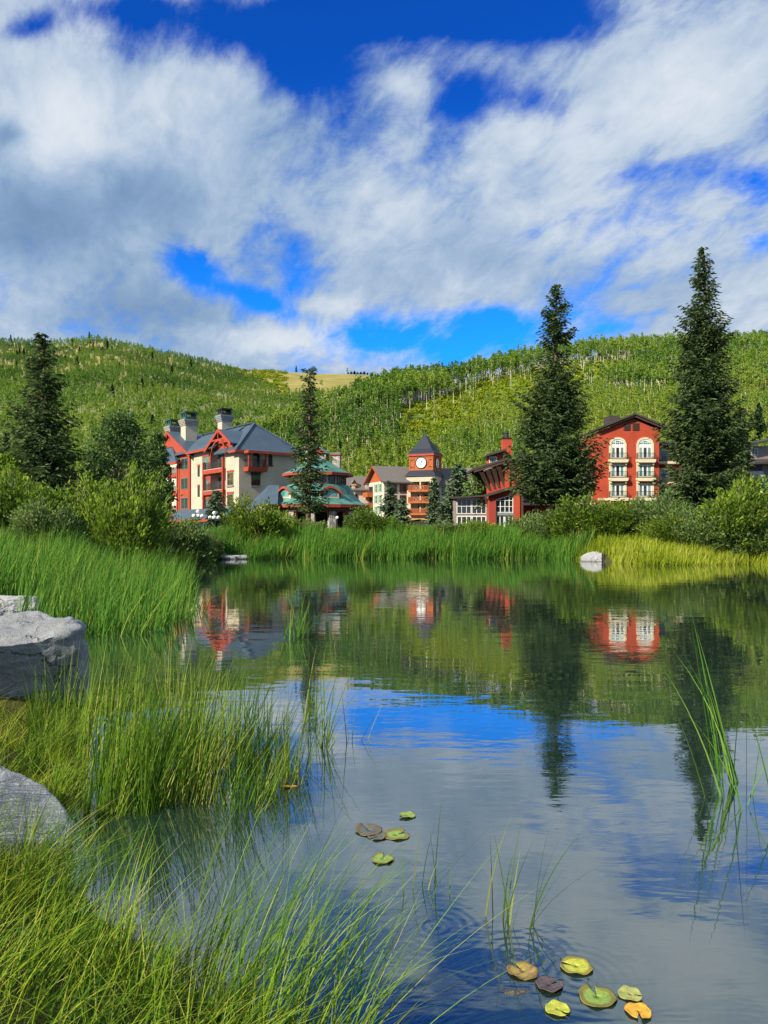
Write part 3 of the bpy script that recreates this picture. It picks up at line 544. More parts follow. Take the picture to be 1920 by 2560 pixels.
for f, a in ((TF, -3.55), (TS, 3.5)):
    d0 = -.6 if f is TF else -.65
    def disc(b, r, d, z=17.35): f.prism(b, [(a+r*math.cos(2*math.pi*k/32), z+r*math.sin(2*math.pi*k/32)) for k in range(32)], d0-.02, d0+d)
    ck = part(T, 'clock_face', M['clock'], lambda b: disc(b, 1.22, .14))
    def ringf(b):
        for k in range(32):
            t0, t1 = 2*math.pi*k/32, 2*math.pi*(k+1)/32
            f.prism(b, [(a+r*math.cos(t), 17.35+r*math.sin(t)) for r, t in ((1.22, t0), (1.42, t0), (1.42, t1), (1.22, t1))], d0-.02, d0+.2)
    part(ck, 'clock_rim', M['iron'], ringf)
    def nums(b):
        for k in range(12):
            t = 2*math.pi*k/12; c, s_ = math.cos(t), math.sin(t); wd = .10 if k % 3 == 0 else .065
            f.prism(b, [(a+r*c-q*s_, 17.35+r*s_+q*c) for r, q in ((.84, -wd), (1.08, -wd), (1.08, wd), (.84, wd))], d0+.141, d0+.155)
    part(ck, 'numerals', M['iron'], nums)
    def hand(b, ang, ln, wd, d1):
        c, s_ = math.sin(R(ang)), math.cos(R(ang)); f.prism(b, [(a+r*c+q*s_, 17.35+r*s_-q*c) for r, q in ((-.18, -wd*.6), (ln*.6, -wd), (ln, 0), (ln*.6, wd), (-.18, wd*.6))], d1, d1+.02)
    part(ck, 'hour_hand', M['iron'], lambda b: hand(b, 24, .72, .12, d0+.16)); part(ck, 'minute_hand', M['iron'], lambda b: hand(b, 183, .98, .08, d0+.185))

# ------------------------------------------------------------------ hotel wings beside the tower
def gable_block(name, loc, rz, lab, wx, wy, eave, rise, over, wallm, roofm, ridge='x', gable_m=None, base=0.0):
    o = empty(name, loc, rz, lab, 'building')
    part(o, 'wall', wallm, lambda b: b.box(0, wx, 0, wy, base, eave))
    if ridge == 'x':
        r_ = part(o, 'roof', roofm, lambda b: (b.slab([(-over, -over, eave-.2), (wx+over, -over, eave-.2), (wx+over, wy/2, eave+rise), (-over, wy/2, eave+rise)], .28), b.slab([(-over, wy+over, eave-.2), (-over, wy/2+.01, eave+rise), (wx+over, wy/2+.01, eave+rise), (wx+over, wy+over, eave-.2)], .28)))
        part(o, 'gable_end', gable_m or wallm, lambda b: [b.prism([(x, .05, eave), (x, wy-.05, eave), (x, wy/2, eave+rise-.45)], (.3, 0, 0)) for x in (-.02, wx-.28)])
        part(o, 'barge_board', M['red_trim'], lambda b: [bar3(b, (x, yy, eave-.35), (x, wy/2, eave+rise-.22), (.06, 0, 0), (0, 0, .2)) for x in (-over-.07, wx+over+.07) for yy in (-over, wy+over)])
    else:
        r_ = part(o, 'roof', roofm, lambda b: (b.slab([(-over, -over, eave-.2), (wx/2, -over, eave+rise), (wx/2, wy+over, eave+rise), (-over, wy+over, eave-.2)], .28), b.slab([(wx+over, -over, eave-.2), (wx+over, wy+over, eave-.2), (wx/2+.01, wy+over, eave+rise), (wx/2+.01, -over, eave+rise)], .28)))
        part(o, 'gable_end', gable_m or wallm, lambda b: [b.prism([(.05, y, eave), (wx-.05, y, eave), (wx/2, y, eave+rise-.45)], (0, .3, 0)) for y in (-.02, wy-.28)])
        part(o, 'barge_board', M['red_trim'], lambda b: [bar3(b, (xx, y, eave-.35), (wx/2, y, eave+rise-.22), (0, .06, 0), (0, 0, .2)) for y in (-over-.07, wy+over+.07) for xx in (-over, wx+over)])
    return o
W = gable_block('hotel_wing', (0, 178.6, 0), R(22), 'cream hotel wing with brown roof and green shutters left of the clock tower', 9.2, 10, 13.0, 3.9, 1.0, M['cream2'], M['brown_roof'], 'x', M['orange_wood'])
WS = Face((0, 0, 0), (0, 1, 0), (-1, 0, 0))
for z in (10.45, 7.8, 5.15, 2.6):
    for a in (1.55, 4.15):
        w_ = window(WS, a+.45, a+1.35, z, z+2.0, W, M['white'], M['glass'], 1, 2, fr=.12)
        for q in (a, a+1.37): part(W, 'shutter', M['green_shutter'], lambda b: WS.box(b, q, q+.43, .003, .09, z-.02, z+2.02))
    for a in (1.5, 4.0):
        window(FR, a, a+1.75, z, z+1.9, W, M['brown_timber'], M['glass_warm'], 3, 2, sill=M['brown_timber'], mull=.07)
    bal = part(W, 'balcony', M['orange_wood'], lambda b: WS.box(b, 7.1, 10.3, .02, 1.5, z-1.0, z+.15))
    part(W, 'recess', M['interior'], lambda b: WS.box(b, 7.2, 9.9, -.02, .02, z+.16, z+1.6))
W2 = gable_block('hotel_wing', (-14.6, 186, 0), R(14), 'small brown roofed hotel block with dormers behind the round pavilion', 12.5, 9, 11.6, 3.4, .8, M['cream2'], M['brown_roof'], 'x')
for z in (8.6, 5.6):
    for a in (1.0, 4.0, 7.0): window(FR, a, a+1.3, z, z+1.7, W2, M['brown_timber'], M['glass'], 2, 1, sill=M['cream2'])
for a in (2.2, 6.4):
    d = part(W2, 'dormer', M['orange_wood'], lambda b: b.prism([(a, .2, 12.1), (a+2.2, .2, 12.1), (a+1.1, .2, 13.6)], (0, 2.6, 0)))
    part(d, 'dormer_roof', M['brown_roof'], lambda b: (b.slab([(a-.3, -.1, 12.0), (a+1.1, -.1, 13.95), (a+1.1, 3.3, 13.95), (a-.3, 3, 12.0)], .15), b.slab([(a+1.11, -.1, 13.95), (a+2.5, -.1, 12.0), (a+2.5, 3, 12.0), (a+1.11, 3.3, 13.95)], .15)))
part(W2, 'chimney', M['cream'], lambda b: (b.box(10.2, 11.0, -.5, .3, 9, 12.8), b.box(10.05, 11.15, -.65, .45, 12.8, 13.1)))
part(W2, 'chimney', M['cream'], lambda b: (b.box(6.9, 7.6, -.5, .2, 9, 12.4), b.box(6.75, 7.75, -.65, .35, 12.4, 12.7)))
W3 = gable_block('hotel_wing', (13.2, 181.5, 0), R(-12), 'cream hotel wing with grey roof behind the trees right of the clock tower', 14.5, 11, 12.4, 4.2, .9, M['cream2'], M['brown_roof'], 'x')
for z in (9.9, 7.1, 4.3):
    for a in (.6, 3.4, 6.6, 9.6): window(FR, a, a+1.9, z, z+1.8, W3, M['brown_timber'], M['glass_curtain'], 3, 2, sill=M['brown_timber'])
W4 = gable_block('hotel_wing', (20.6, 160, 0), R(-20), 'cream gabled hotel block with green shutters half behind the bracketed red hall', 7.5, 14, 11.3, 3.8, 1.1, M['cream2'], M['brown_roof'], 'y', M['orange_wood'])
for z in (8.6, 5.8, 3.0):
    for a in (.9, 4.2):
        window(FR, a+.5, a+1.7, z, z+1.9, W4, M['white'], M['glass'], 2, 2)
        for q in (a, a+1.72): part(W4, 'shutter', M['green_shutter'], lambda b: FR.box(b, q, q+.48, .003, .09, z-.02, z+1.92))

# ------------------------------------------------------------------ bracketed red hall (front at y = 112)
H = empty('red_hall', (18, 112, 0), 0, 'red stucco hall with big curved brown brackets, slanted window and red chimney', 'building')
HX = -18.0
def hp(x, z, y=0.0): return (x+HX, y, z)
part(H, 'wall', M['red_stucco'], lambda b: (b.prism([hp(15.5, 1, .5), hp(20.2, 1, .5), hp(20.2, 12.2, .5), hp(15.5, 10.7, .5)], (0, 9, 0)), b.box(19.15+HX, 20.05+HX, 0, .49, 1, 7.75), b.box(17.85+HX, 18.55+HX, .2, .49, 7.6, 11.3)))
part(H, 'dark_pier', M['dark_red'], lambda b: b.box(15.5+HX, 16.5+HX, 0, .49, 1, 6.45))  # pier drawn darker than the red hall walls
part(H, 'upper_roof', M['dark_roof'], lambda b: b.slab([hp(13.0, 10.75, -.65), hp(20.2, 12.95, -.65), hp(20.2, 12.95, 9.5), hp(13.0, 10.75, 9.5)], .34))
part(H, 'eave_beam', M['brown_timber'], lambda b: bar3(b, hp(13.2, 10.25, -.5), hp(20, 12.3, -.5), (0, .1, 0), (0, 0, .14)))
for x0, z0, x1, z1 in ((14.3, 10.2, 15.7, 7.6), (15.2, 10.5, 16.4, 7.8), (16.05, 10.7, 17.05, 7.95), (16.8, 11.0, 17.85, 8.1), (18.6, 11.5, 19.5, 8.5)):
    def bracket(b):
        n = 8; pts = [(z0+(z1-z0)*t, -.55+.95*math.sin(t*math.pi/2), .3-.22*t) for t in [k/n for k in range(n+1)]]
        for (za, ya, wa), (zb, yb, wb) in zip(pts[:-1], pts[1:]):
            b.prism([hp(x0+(x1-x0)*(za-z0)/(z1-z0)-wa*.9-.08, za, ya), hp(x0+(x1-x0)*(za-z0)/(z1-z0)+wa*.9+.08, za, ya), hp(x0+(x1-x0)*(za-z0)/(z1-z0)+wa*.9+.08, za, ya+.35), hp(x0+(x1-x0)*(za-z0)/(z1-z0)-wa*.9-.08, za, ya+.35)], (((x1-x0)/n), yb-ya, zb-za))
    part(H, 'bracket', M['brown_timber'], bracket)
part(H, 'lean_roof', M['dark_roof'], lambda b: b.slab([hp(14.9, 6.95, -.7), hp(20.1, 8.5, -.7), hp(20.1, 8.5, .49), hp(14.9, 6.95, .49)], .4))
def slw(b):                                   # slanted-top window
    for x in (16.52, 17.2, 17.88, 18.5, 19.05): zt = 6.12+(x-16.5)*.31; b.box(x-.05+HX, x+.05+HX, .3, .40, 4.25, zt)
    for z in (4.3, 5.15, 6.05): b.box(16.5+HX, 19.1+HX, .31, .41, z-.04, z+.04)
    b.box(18.5+HX, 19.1+HX, .31, .41, 6.46, 6.54)
    bar3(b, hp(16.45, 6.12, .36), hp(19.1, 6.93, .36), (0, .07, 0), (0, 0, .06))
sw = part(H, 'slanted_window', M['white'], slw); part(sw, 'pane', M['glass'], lambda b: b.prism([hp(16.5, 4.25, .43), hp(19.14, 4.25, .43), hp(19.14, 6.95, .43), hp(16.5, 6.1, .43)], (0, .06, 0)))
part(H, 'spandrel', M['grey_frame'], lambda b: b.box(16.51+HX, 19.14+HX, .2, .49, 3.85, 4.24))
HF = Face((HX, .45, 0), (1, 0, 0), (0, -1, 0))
for a, c in ((16.52, 17.8), (17.82, 19.1)): window(HF, a, c, 1.6, 3.82, H, M['white'], M['glass'], 2, 1, name='door', mull=.12, fr=.14)
HG = Face((HX, 2.0, 0), (1, 0, 0), (0, -1, 0))
for a in (10.9, 13.15): window(HG, a, a+2.2, 1.4, 3.8, H, M['white'], M['glass'], 3, 1, name='door', mull=.12, fr=.14)
for a in (10.9, 13.15): window(HG, a, a+2.2, 4.1, 6.4, H, M['white'], M['glass'], 3, 2, mull=.08)
part(H, 'annex_wall', M['taupe'], lambda b: b.box(10.7+HX, 15.49+HX, 2.02, 8, 1, 6.6)); part(H, 'annex_roof', M['dark_roof'], lambda b: b.slab([hp(10.3, 6.6, .9), hp(14.88, 6.9, .9), hp(14.88, 7.2, 8.4), hp(10.3, 6.9, 8.4)], .25))
ch = part(H, 'chimney', M['red_stucco'], lambda b: b.box(17.83+HX, 19.2+HX, 2.2, 3.6, 11, 15.4)); part(ch, 'chimney_cap', M['iron'], lambda b: (b.box(17.75+HX, 19.28+HX, 2.1, 3.7, 15.4, 15.6), b.lathe([(.4, 15.6), (.34, 16.2), (.42, 16.25), (.3, 16.5), (.02, 16.6)], 12, (18.5+HX, 2.9))))
cl = part(H, 'clerestory', M['red_stucco'], lambda b: b.prism([hp(15.6, 11.2, 1.0), hp(18.0, 11.2, 1.0), hp(18.0, 13.3, 1.0), hp(15.6, 12.6, 1.0)], (0, 3, 0)))
part(cl, 'clerestory_roof', M['dark_roof'], lambda b: b.slab([hp(15.1, 12.85, .2), hp(18.1, 13.75, .2), hp(18.1, 13.75, 4.5), hp(15.1, 12.85, 4.5)], .3))
CF = Face((HX, 1.0, 0), (1, 0, 0), (0, -1, 0)); window(CF, 15.65, 16.8, 11.6, 12.6, H, M['white'], M['glass_curtain'], 4, 1, d=.01)
part(H, 'downpipe', M['brown_timber'], lambda b: (b.box(20.21+HX, 20.5+HX, -.2, 1.2, 1, 12.0),))

# ------------------------------------------------------------------ red hotel block on the right (front at y = 118) with its balconied link
E_ = empty('red_hotel', (38, 118, 0), 0, 'red stucco gabled hotel block with two columns of cream trimmed windows between tall spruces', 'building')
EX = -38.0; EF = Face((EX, 0, 0), (1, 0, 0), (0, -1, 0))
part(E_, 'wall', M['red_stucco'], lambda b: b.prism([(33.28+EX, 0, 1), (42.72+EX, 0, 1), (42.72+EX, 0, 17.25), (38.75+EX, 0, 18.95), (33.28+EX, 0, 17.0)], (0, 12, 0)))
part(E_, 'roof', M['dark_roof'], lambda b: (b.slab([(32.7+EX, -.8, 17.35), (38.76+EX, -.8, 19.75), (38.76+EX, 13, 19.75), (32.7+EX, 13, 17.35)], .28), b.slab([(38.77+EX, -.8, 19.75), (44.0+EX, -.8, 17.6), (44.0+EX, 13, 17.6), (38.77+EX, 13, 19.75)], .28), b.box(35.8+EX, 37.6+EX, 3, 6, 18.5, 19.9)))
part(E_, 'eave_beam', M['brown_timber'], lambda b: (bar3(b, (33.2+EX, -.5, 17.1), (38.7+EX, -.5, 19.25), (0, .12, 0), (0, 0, .12)), bar3(b, (38.8+EX, -.5, 19.25), (43.5+EX, -.5, 17.35), (0, .12, 0), (0, 0, .14))))
part(E_, 'string_course', M['trim_cream'], lambda b: EF.box(b, 33.2, 42.8, -.02, .14, 6.25, 6.6))
for a in (37.2, 38.58):
    lv = part(E_, 'louvre', M['dark_roof'], lambda b: EF.box(b, a, a+1.05, -.02, .05, 17.1, 18.25))
    part(lv, 'slats', M['brown_timber'], lambda b: [EF.box(b, a+.08, a+.97, .052, .12, 17.15+k*.16, 17.24+k*.16) for k in range(7)])
def archpts(c, r, zs, rise, n=12): return [(c-r+2*r*k/n, zs+rise*math.sqrt(max(0, 1-((-1+2*k/n))**2))) for k in range(n+1)]
for c in (36.28, 40.53):
    def trim3(b):
        o_, i_ = archpts(c, 1.35, 14.95, 1.1), archpts(c, 1.05, 14.95, .8)
        for k in range(12): EF.prism(b, [o_[k], o_[k+1], i_[k+1], i_[k]], -.02, .12)
        for s_ in (-1, 1): EF.box(b, c+s_*1.35, c+s_*1.05, -.02, .12, 6.75, 14.95)
    part(E_, 'window_trim', M['trim_cream'], trim3)
    for lv, (z0, z1, arch_) in enumerate(((12.72, 14.6, True), (9.85, 11.75, False), (6.8, 8.7, False))):
        w_ = window(EF, c-1.04, c+1.04, z0, z1, E_, M['white'], M['glass_curtain'] if lv != 1 else M['glass_teal'], 3, 1, fr=.16, d=.003, mull=.22)
        part(w_, 'open_door', M['glass'], lambda b: EF.box(b, c-.22, c+.24, .02, .03, z0+.2, z1-.18))
        if arch_:
            fp = archpts(c, 1.03, 14.95, .77)
            w2 = part(E_, 'fanlight', M['white'], lambda b: (EF.prism(b, [(c-1.03, 14.62), (c+1.03, 14.62)]+fp[::-1], .0, .04),))
            part(w2, 'pane', M['glass_teal'], lambda b: [EF.prism(b, [(c-.93+k*.635, 14.98), (c-.93+k*.635+.55, 14.98), (c-.93+k*.635+.55, 15.2+(.32 if k == 1 else .22 if k == 0 else .05)), (c-.93+k*.635, 15.2+(.32 if k == 1 else .05 if k == 0 else .22))], .041, .05) for k in range(3)])
            part(w2, 'glazing_bars', M['white'], lambda b: ([EF.box(b, c+q-.02, c+q+.02, .051, .065, 14.98, 15.45-.1*abs(q)) for q in (-.62, -.3, 0, .3, .62)], EF.box(b, c-.93, c+.93, .0655, .07, 15.2, 15.25)))
        else:
            part(E_, 'lintel', M['trim_cream'], lambda b: EF.box(b, c-1.04, c+1.04, .003, .08, z1+.004, z1+.3))
        bal = part(E_, 'balcony', M['trim_cream'], lambda b: (EF.prism(b, [(c-1.45, z0-.12), (c+1.45, z0-.12), (c+1.45, z0-.45), (c+1.3, z0-.62), (c-1.3, z0-.62), (c-1.45, z0-.45)], .003, .75), [EF.box(b, c+q-.12, c+q+.12, .003, .5, z0-.95, z0-.63) for q in (-1.15, 1.15)]))
        railing(EF, c-1.35, c+1.35, .05, .68, z0-.11, .95, bal, M['iron'], step=.13)
part(E_, 'fanlight', M['white'], lambda b: EF.prism(b, [(35.5, 3.6), (37.35, 3.6), (37.35, 4.7), (36.9, 5.1), (36.4, 5.2), (35.9, 5.1), (35.5, 4.7)], -.02, .05))
def linkblock(x0, x1, y0, ztop, cols, doors, y1=12.0):
    Fk = Face((EX, y0, 0), (1, 0, 0), (0, -1, 0))
    part(E_, 'link_wall', M['red_stucco'], lambda b: b.box(x0+EX, x1+EX, y0, y1, 1, ztop))
    part(E_, 'link_roof', M['dark_roof'], lambda b: b.slab([(x0-.2+EX, y0-2.2, ztop), (x1+.2+EX, y0-2.2, ztop), (x1+.2+EX, y1-.2, ztop+1.6), (x0-.2+EX, y1-.2, ztop+1.6)], .3))
    for z in (5.55, 8.85, 12.1):
        if z > ztop-2: continue
        bal = part(E_, 'balcony', M['trim_cream'], lambda b: Fk.box(b, x0+.1, x1-.1, .003, 1.9, z, z+.42))
        part(bal, 'fascia', M['brown_timber'], lambda b: Fk.box(b, x0+.1, x1-.1, 1.75, 1.95, z+.43, z+.6))
        railing(Fk, x0+.2, x1-.2, .1, 1.85, z+.6, .95, bal, M['iron'], sides=False)
        for a in doors:
            window(Fk, a, a+2.1, z+.65, z+2.65, E_, M['white'], M['glass_curtain'], 2, 1, name='door', fr=.16, mull=.18)
            part(E_, 'wall_panel', M['trim_cream'], lambda b: (Fk.box(b, a-.4, a-.004, .003, .06, z+.6, z+2.9), Fk.box(b, a+2.104, a+2.5, .003, .06, z+.6, z+2.9)))
    for a in cols: part(E_, 'column', M['brown_timber'], lambda b: Fk.box(b, a, a+.4, 1.3, 1.7, 1, ztop-.1))
linkblock(20.6, 33.2, 3.0, 12.6, (20.7, 23.6, 27.2, 30.6), (20.75+.25, 24.3, 27.9, 30.7))
linkblock(42.8, 58.5, 3.5, 15.2, (46.6, 51.0, 55.2), (43.2, 47.6, 51.8, 55.6))

# ------------------------------------------------------------------ grey modern block and glass shelter at the right edge, blue car
D_ = empty('grey_villa', (61.4, 130, 0), R(12), 'grey stone modern block with stepped dark roofs at the right edge', 'building')
part(D_, 'wall', M['grey_stone'], lambda b: b.box(0, 4.0, 0, 9, 6, 11.75)); part(D_, 'bay_wall', M['taupe'], lambda b: (b.box(1.7, 10, 1.2, 9, 11.7, 16.2), b.box(4.01, 10, .8, 9, 6, 11.7)))
part(D_, 'low_roof', M['dark_roof'], lambda b: (b.slab([(-.6, -1.2, 13.0), (10.5, -1.2, 13.5), (10.5, 1.19, 14.2), (-.6, 1.19, 13.7)], .3), b.box(.1, 3.9, .1, 1.1, 11.8, 13.0)))
part(D_, 'upper_roof', M['dark_roof'], lambda b: b.slab([(1.2, -.2, 16.4), (10.5, -.2, 18.3), (10.5, 9.5, 18.3), (1.2, 9.5, 16.4)], .35))
DF = Face((0, 0, 0), (1, 0, 0), (0, -1, 0)); DB = Face((0, 1.2, 0), (1, 0, 0), (0, -1, 0)); DG = Face((0, .8, 0), (1, 0, 0), (0, -1, 0))
for a, c in ((.3, .75), (1.55, 1.85), (2.6, 2.9)): window(DF, a, c, 9.6, 11.0, D_, M['iron'], M['glass'], 1, 1, fr=.05)
window(DB, 2.6, 3.8, 14.6, 15.8, D_, M['white'], M['glass'], 2, 1, fr=.06); window(DG, 4.2, 7.4, 9.3, 11.4, D_, M['iron'], M['glass_teal'], 3, 1)
S_ = empty('glass_shelter', (44.2, 95, 0), 0, 'flat white roofed glass shelter behind the willows at the right edge', 'shelter')
part(S_, 'roof', M['white'], lambda b: b.box(-.3, 9, -.4, 5, 6.3, 6.62)); part(S_, 'glass_wall', M['glass_teal'], lambda b: b.box(.6, 8.8, .5, 4.5, 1.2, 6.28))
part(S_, 'mullion', M['iron'], lambda b: [b.box(.6+k*1.3, .68+k*1.3, .4, .49, 1.2, 6.28) for k in range(7)])
def car(loc, rz, lab):
    o = empty('parked_car', loc, rz, lab, 'car')
    sec = [(-2.15, .45, .72, .80), (-2.1, .35, .88, .86), (-1.2, .3, .96, .9), (.9, .3, .98, .9), (1.5, .3, .95, .9), (2.1, .35, .8, .84), (2.2, .45, .62, .74)]
    def body(b):
        i0 = len(b.v)
        for x, zl, zh, hw in sec: b.v += [(x, -hw, zl), (x, -hw*1.02, (zl+zh)/2), (x, -hw*.92, zh), (x, hw*.92, zh), (x, hw*1.02, (zl+zh)/2), (x, hw, zl)]
        for k in range(len(sec)-1):
            for j in range(6): b.f.append((i0+k*6+j, i0+k*6+(j+1) % 6, i0+(k+1)*6+(j+1) % 6, i0+(k+1)*6+j))
        b.f += [tuple(i0+j for j in range(6)), tuple(i0+(len(sec)-1)*6+j for j in range(6))]
    part(o, 'body', M['car'], body)
    def roofc(b): b.prism([(-1.5, -.72, .97), (-.9, -.62, 1.45), (.5, -.62, 1.48), (1.2, -.72, .98)], (0, 1.34, 0))
    part(o, 'cabin', M['glass'], roofc); part(o, 'roof_panel', M['car'], lambda b: b.box(-.95, .55, -.66, .66, 1.46, 1.53))
    for x in (-1.35, 1.35):
        for y in (-.88, .70): part(o, 'wheel', M['tyre'], lambda b: b.tube([(x, y, .33), (x, y+.18, .33)], .33, 16))
    for y in (-.62, .62): part(o, 'headlight', M['white'], lambda b: b.box(2.12, 2.2, y-.14, y+.14, .62, .74))
car((61.6, 125.5, hz(61.6, 125.5)+.02), R(25), 'dark blue car parked in front of the grey modern block')

# ------------------------------------------------------------------ lamps, fence, pier of the terrace
def cluster_lamp(p, zg, lab):
    o = empty('street_lamp', (p[0], p[1], zg), .3, lab, 'street lamp', 'four globe lamps on the terrace'); h = p[2]-zg
    part(o, 'post', M['iron'], lambda b: (b.tube([(0, 0, 0), (0, 0, .5), (0, 0, h)], [.12, .07, .05], 8), b.tube([(-.45, 0, h-.15), (.45, 0, h-.15)], .03, 6), b.tube([(0, -.45, h-.15), (0, .45, h-.15)], .03, 6)))
    for dx, dy, dz in ((.45, 0, 0), (-.45, 0, 0), (0, .45, 0), (0, -.45, 0), (0, 0, .5)): part(o, 'globe', M['globe'], lambda b: b.lathe([(.01, h+dz-.22)]+[(.22*math.sin(math.pi*k/8), h+dz-.22*math.cos(math.pi*k/8)) for k in range(1, 8)]+[(.01, h+dz+.22)], 12, (dx, dy)), True)
def globe_lamp(p, zg, lab, r=.3):
    o = empty('street_lamp', (p[0], p[1], zg), 0, lab, 'street lamp', 'single globe lamps by the path'); h = p[2]-zg
    part(o, 'post', M['iron'] if r < .28 else M['white'], lambda b: b.tube([(0, 0, 0), (0, 0, h-r*.8)], [.06, .045], 8))
    part(o, 'globe', M['globe'], lambda b: b.lathe([(.01, h-r)]+[(r*math.sin(math.pi*k/8), h-r*math.cos(math.pi*k/8)) for k in range(1, 8)]+[(.01, h+r)], 12), True)
p = at(495, 1290, 84); cluster_lamp(p, 1.5, 'lamp with white globes above the stone pier, left one of the pair by the fence')
p = at(536, 1294, 84); cluster_lamp(p, 1.5, 'lamp with white globes behind the wooden fence, right one of the pair')
globe_lamp(at(1108, 1287, 120), 1.5, 'tall white globe lamp on a pale post right of the clock tower balconies')
globe_lamp(at(843, 1294, 96), 1.5, 'small globe lamp at the stone pier of the round pavilion', .2)
globe_lamp(at(892, 1293, 96), 1.5, 'small globe lamp right of the dark pavilion doorway', .2)
fl, fr_ = at(514, 1320, 70), at(566, 1320, 70)
FN = empty('wooden_fence', (fl[0], 70, 0), 0, 'dark weathered picket railing on the terrace below the lodge', 'fence'); fw = fr_[0]-fl[0]
zt = fl[2]; zb = zt-.95
part(FN, 'top_rail', M['fence_wood'], lambda b: b.box(0, fw, -.06, .06, zt-.1, zt)); part(FN, 'bottom_rail', M['fence_wood'], lambda b: b.box(0, fw, -.05, .05, zb+.1, zb+.18))
part(FN, 'pickets', M['fence_wood'], lambda b: [b.box(.03+k*.13, .09+k*.13, -.02, .02, zb, zt-.1) for k in range(int(fw/.13))])
for x in (0, fw/2, fw): part(FN, 'post', M['fence_wood'], lambda b: b.box(x-.07, x+.07, -.09, .09, 1.0, zt+.08))
sp0, sp1 = at(483, 1310, 71), at(510, 1310, 71)
SP = empty('stone_pier', (sp0[0], 71, 0), 0, 'low stone pier with flat cap left of the wooden fence', 'pier')
part(SP, 'shaft', M['stone'], lambda b: b.box(0, sp1[0]-sp0[0], -.4, .4, .8, sp0[2]-.1)); part(SP, 'cap', M['granite_pale'], lambda b: b.box(-.08, sp1[0]-sp0[0]+.08, -.48, .48, sp0[2]-.097, sp0[2]+.05))
# ------------------------------------------------------------------ foliage generators (numpy)
def blades(P_, H, Wd, az, lean, curl, seg=4, flat=.35):
    P_ = np.asarray(P_, float); n = len(P_); t = np.linspace(0, 1, seg+1)[None, :]
    H = np.broadcast_to(H, n)[:, None]; Wd = np.broadcast_to(Wd, n)[:, None]; lean = np.broadcast_to(lean, n)[:, None]; curl = np.broadcast_to(curl, n)[:, None]
    ho = H*(lean*t+curl*t**2); ve = H*(t-.42*curl*t**2.2-.12*lean*t)
    cx = P_[:, 0:1]+np.cos(az)[:, None]*ho; cy_ = P_[:, 1:2]+np.sin(az)[:, None]*ho; cz = P_[:, 2:3]+ve
    wa = rng.uniform(-.9, .9, n)+np.where(rng.random(n) < flat, az+math.pi/2, 0); wt = Wd*(.75+.25*np.minimum(1, t*4))*(1-t**2.2)+.0008
    dx, dy = np.cos(wa)[:, None]*wt/2, np.sin(wa)[:, None]*wt/2
    V_ = np.stack([np.stack([cx-dx, cy_-dy, cz], -1), np.stack([cx+dx, cy_+dy, cz], -1)], 2).reshape(-1, 3)
    b = (np.arange(n)*(seg+1)*2)[:, None]+(np.arange(seg)*2)[None, :]
    F_ = np.stack([b, b+1, b+3, b+2], -1).reshape(-1, 4); return V_, F_, seg
def bladeobj(name, P_, H, Wd, az, lean, curl, m_, seg=4, flat=.35, tint=None, parent=None, link=True):
    V_, F_, s_ = blades(P_, H, Wd, az, lean, curl, seg, flat); tn = rng.beta(2, 2, len(P_)) if tint is None else tint
    return npmesh(name, V_, F_, m_, np.repeat(tn, s_), parent=parent, link=link)
def leafquads(Cn, size, asp=1.6, up=None, align=None):     # one four-cornered leaf or sprig at each centre
    n = len(Cn); a = rng.normal(size=(n, 3)) if align is None else align+rng.normal(size=(n, 3))*.35
    a /= np.linalg.norm(a, axis=1)[:, None]+1e-9
    b = np.cross(a, rng.normal(size=(n, 3))); b /= np.linalg.norm(b, axis=1)[:, None]+1e-9
    s_ = np.broadcast_to(size, n)[:, None]; l = a*s_*asp/2; w_ = b*s_/2
    V_ = np.stack([Cn-l, Cn+w_-l*.1, Cn+l, Cn-w_-l*.1], 1).reshape(-1, 3); return V_, np.arange(4*n).reshape(n, 4)
def join(parts):
    vs, fs, ts, o = [], [], [], 0
    for V_, F_, t in parts: vs.append(V_); fs.append(F_+o); ts.append(t); o += len(V_)
    return np.concatenate(vs), np.concatenate(fs), np.concatenate(ts)
def nptube(pts, rad, n=6):
    pts = np.asarray(pts, float); k = len(pts); T_ = np.gradient(pts, axis=0); T_ /= np.linalg.norm(T_, axis=1)[:, None]+1e-9
    ref = np.where(np.abs(T_[:, 2:3]) < .9, np.array([[0, 0, 1.]]), np.array([[1., 0, 0]])); a = np.cross(T_, ref); a /= np.linalg.norm(a, axis=1)[:, None]; c = np.cross(T_, a)
    w_ = np.arange(n)*2*math.pi/n; V_ = pts[:, None]+np.asarray(rad)[:, None, None]*(a[:, None]*np.cos(w_)[None, :, None]+c[:, None]*np.sin(w_)[None, :, None])
    i = np.arange((k-1)*n).reshape(k-1, n); j = np.roll(i, -1, 1); F_ = np.stack([i, j, j+n, i+n], -1).reshape(-1, 4); return V_.reshape(-1, 3), F_
